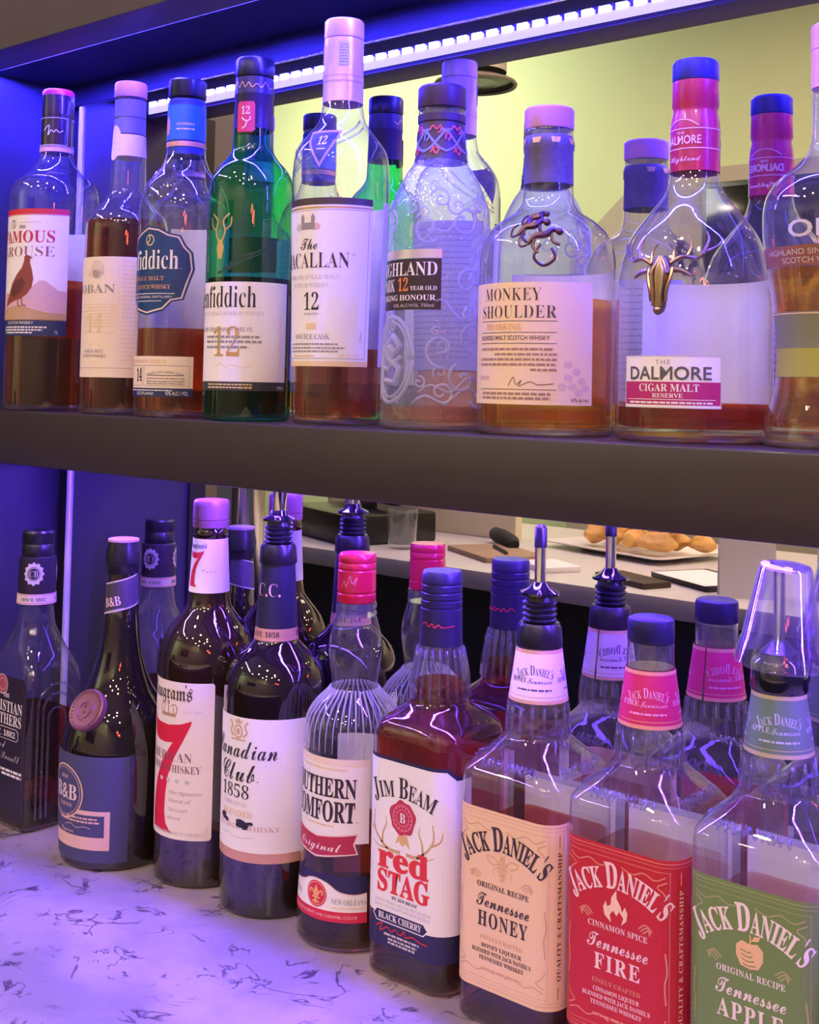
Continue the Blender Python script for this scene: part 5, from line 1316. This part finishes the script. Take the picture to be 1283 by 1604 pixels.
# platter of fried pieces
pr = root('platter', 'white oblong platter on the bar carrying golden fried pieces', 'plate', at_bar(-1.46, -0.99), rz=0.25)
bm = bmesh.new()
loft(bm, [(0, 110, 75, 20), (3, 118, 82, 22), (14, 190, 125, 26), (17, 192, 127, 26), (17.4, 186, 121, 24), (6, 122, 86, 22), (5, 60, 40, 14)], 48)
link('platter_dish', bm, M('white china', (0.86, 0.82, 0.76), rough=0.2), pr)
FRY = M('golden fried batter', (0.80, 0.42, 0.12), rough=0.65, var=0.4, scale=60, bump=0.6)
rs = random.Random(11)
for k in range(13):
    bm = bmesh.new(); bmesh.ops.create_icosphere(bm, subdivisions=3, radius=0.0305)
    ax, ay, az = rs.uniform(.9, 1.4), rs.uniform(.7, 1.0), rs.uniform(.6, .9)
    ph = [rs.uniform(0, 6) for _ in range(6)]
    for v in bm.verts:
        q = v.co * 60; d = 1 + 0.12 * math.sin(2 * q.x + ph[0]) + 0.12 * math.sin(2.3 * q.y + ph[1]) + 0.10 * math.sin(2.7 * q.z + ph[2]) + 0.05 * math.sin(6 * q.x + ph[3]) * math.sin(6 * q.y + ph[4])
        v.co = Vector((v.co.x * ax * d, v.co.y * ay * d, v.co.z * az * d))
    a = rs.uniform(0, 6.28)
    if k < 9: px, py, pz = -0.104 + (k % 5) * 0.068, -0.042 + (k // 5) * 0.074, 0.038
    else: px, py, pz = -0.070 + (k - 9) * 0.070, -0.004, 0.086
    c, s_ = math.cos(0.25), math.sin(0.25)
    o = link('fried_piece', bm, FRY, None, (-1.46 + px * c - py * s_, -0.99 + px * s_ + py * c, BZ + pz)); o.rotation_euler = (0, 0, a)
    tag(o, 'golden battered fried piece in the heap on the white platter', 'food', 'fried pieces on the platter')
# standing white card, second card
def card(x, y, rz, w, h, label):
    bm = bmesh.new(); t = 0.0015
    for sy in (-1, 1):
        vs = [bm.verts.new(p) for p in ((-w / 2, sy * 0.022, 0), (w / 2, sy * 0.022, 0), (w / 2, sy * 0.001, h), (-w / 2, sy * 0.001, h))]
        ws = [bm.verts.new((v.co.x, v.co.y + sy * t, v.co.z)) for v in vs]
        bm.faces.new(vs); bm.faces.new(ws[::-1])
        for i in range(4): bm.faces.new((vs[i], ws[i], ws[(i + 1) % 4], vs[(i + 1) % 4]))
    bmesh.ops.recalc_face_normals(bm, faces=bm.faces[:])
    o = link('table_card', bm, M('lilac white card', (0.70, 0.68, 0.74), rough=0.6), None, (x, y, BZ), smooth=False); o.rotation_euler = (0, 0, rz)
    tag(o, label, 'card')
card(-1.00, -0.60, -0.55, 0.105, 0.115, 'folded white card standing on the bar, the one nearer the platter')
card(-0.83, -0.66, -0.55, 0.105, 0.105, 'folded white card standing farther from the platter')
def folder(x, y, rz, w, d, label, cover, z=0.0, tip=True):
    r = root('bill_folder', label, 'folder', (x, y, BZ + z), rz=rz)
    boxobj('cover', (-w / 2, w / 2, -d / 2, d / 2, 0, 0.012), cover, r, bev=0.002)
    if tip: boxobj('receipt', (-w * 0.42, w * 0.5, -d * 0.36, d * 0.55, 0.0121, 0.0132), WHITE, r)
folder(-1.13, -0.70, 0.5, 0.20, 0.14, 'black bill folder with a white slip, beside the standing card', BLACKP)
folder(-1.24, -0.59, 0.4, 0.16, 0.07, 'dark brown block lying at the front of the bar', M('dark brown leather', (0.05, 0.03, 0.025), rough=0.5), tip=False)
folder(-1.66, -0.70, 0.5, 0.22, 0.15, 'tan covered clipboard with a pen on it', M('tan board', (0.36, 0.24, 0.15), rough=0.6), tip=False)
folder(-1.46, -0.62, 0.5, 0.12, 0.09, 'white napkin pack beside the tan clipboard', WHITE, tip=False)
bm = bmesh.new(); tube(bm, [(-0.06, 0, 0.004), (0.05, 0.01, 0.004), (0.065, 0.012, 0.004)], 0.004, n=10, taper=lambda t: 1 if t < 0.9 else 0.3)
o = link('pen', bm, BLACKP, None, (-1.64, -0.70, BZ + 0.012)); o.rotation_euler = (0, 0, 0.6); tag(o, 'black pen on the tan clipboard', 'pen')
bm = bmesh.new(); tube(bm, [(-0.10, 0, 0.02), (-0.08, 0, 0.022), (0.0, 0.004, 0.024), (0.08, 0, 0.022), (0.10, 0, 0.018)], 0.02, n=12, taper=lambda t: 0.6 + 0.4 * math.sin(PI * t))
o = link('rolled_case', bm, M('black cloth', (0.015, 0.014, 0.014), rough=0.8), None, (-1.73, -0.83, BZ)); o.rotation_euler = (0, 0, 0.7); tag(o, 'rolled black cloth case behind the clipboard', 'case')
# tumbler
g = root('tumbler', 'empty clear tumbler on the bar', 'glass', at_bar(-1.885, -0.63))
bm = bmesh.new(); loft(bm, norm_levels_keep([(0, 30), (2, 33), (95, 38), (95.5, 37), (12, 31), (11, 10)]), 40); link('tumbler_wall', bm, CLEAR, g, angle=60)
# till
t_ = root('till', 'black till on the bar', 'till', at_bar(-2.10, -0.72), rz=0.35)
boxobj('till_base', (-0.16, 0.16, -0.13, 0.13, 0, 0.075), BLACKP, t_, bev=0.008)
o = boxobj('till_screen', (-0.15, 0.15, -0.012, 0.012, 0, 0.20), M('black glass', None), t_, bev=0.004, loc=(0, -0.02, 0.09)); o.rotation_euler = (0.25, 0, 0)
boxobj('till_neck', (-0.03, 0.03, -0.03, 0.03, 0.07, 0.13), BLACKP, t_)
# cream screen at the back of the bar
o = boxobj('bar_screen', (-2.44, -1.78, -0.98, -0.95, BZ, BZ + 0.22), M('cream board', (0.74, 0.68, 0.48), rough=0.7), bev=0.003); tag(o, 'cream board standing along the back of the bar', 'board')
# steel beer tower just left of the shelves
bt = root('beer_tower', 'polished steel column at the left end of the worktop, seen in the lower mirror', 'column', (-1.30, 0.42, COUNTER))
solid('column', bt, [(0, 42), (8, 42), (10, 34), (300, 34), (304, 37), (330, 37), (334, 30)], CHROME); 
structure(boxobj('trim_4', (-1.50, XW - 0.05, 0.36, 0.60, COUNTER - 0.03, COUNTER), QUARTZ))
# drum of the air vent hanging from the ceiling
vr = root('ceiling_vent', 'round grey air vent drum hanging from the ceiling, seen in the upper mirror', 'vent', (-2.44, -1.62, 1.53))
solid('duct', vr, [(-480, 104), (-60, 104), (15, 104)], M('grey steel', (0.50, 0.46, 0.42), rough=0.5, metal=0.0), cap0=False)
solid('flared_rim', vr, [(-520, 128), (-526, 138), (-520, 141), (-512, 136), (-500, 106)], M('brown grey rim', (0.20, 0.17, 0.15), rough=0.5), cap0=False, cap1=False)
solid('grille', vr, [(-516, 30), (-514, 70), (-516, 74), (-512, 100), (-508, 128)], BLACKP)

# downlights: the small warm points that glint in the glass
DL = emis('warm lamp lens', (1.0, 0.74, 0.50), DOWN)
for x, y in ((-2.0, -0.9), (-1.2, -0.55), (-0.4, -0.45), (0.4, -0.5), (1.1, -0.8), (-1.6, -1.5), (-0.7, -1.35), (0.1, -1.3), (0.9, -1.5), (1.7, -1.2), (-0.2, -2.1), (0.7, -2.1), (-3.4, -1.0), (-4.4, -1.6)):
    x += rs.uniform(-0.22, 0.22); y += rs.uniform(-0.2, 0.2)
    r = root('downlight', 'round ceiling downlight over the bar', 'light', (x, y, 1.55), 'ceiling downlights')
    solid('downlight_trim', r, [(-6, 62), (-8, 66), (-2, 72), (0, 72)], M('white trim', (0.7, 0.7, 0.68), rough=0.4), cap0=False)
    solid('lens', r, [(-5.5, 56), (-5, 60), (-1, 60)], DL)

# a red neon tube on the right of the room, which glints in the right hand bottles
bm = bmesh.new(); tube(bm, spline([(0, 0, 0), (0.10, 0.05, 0.06), (0.22, 0.02, -0.02), (0.36, 0.06, 0.05), (0.48, 0.0, 0.0)], 6), 0.009, n=10)
o = link('neon_tube', bm, emis('red neon', (1.0, 0.10, 0.04), 60.0), None, (0.55, -0.55, 0.42))
tag(o, 'red neon tube glinting in the bottles at the right', 'neon')
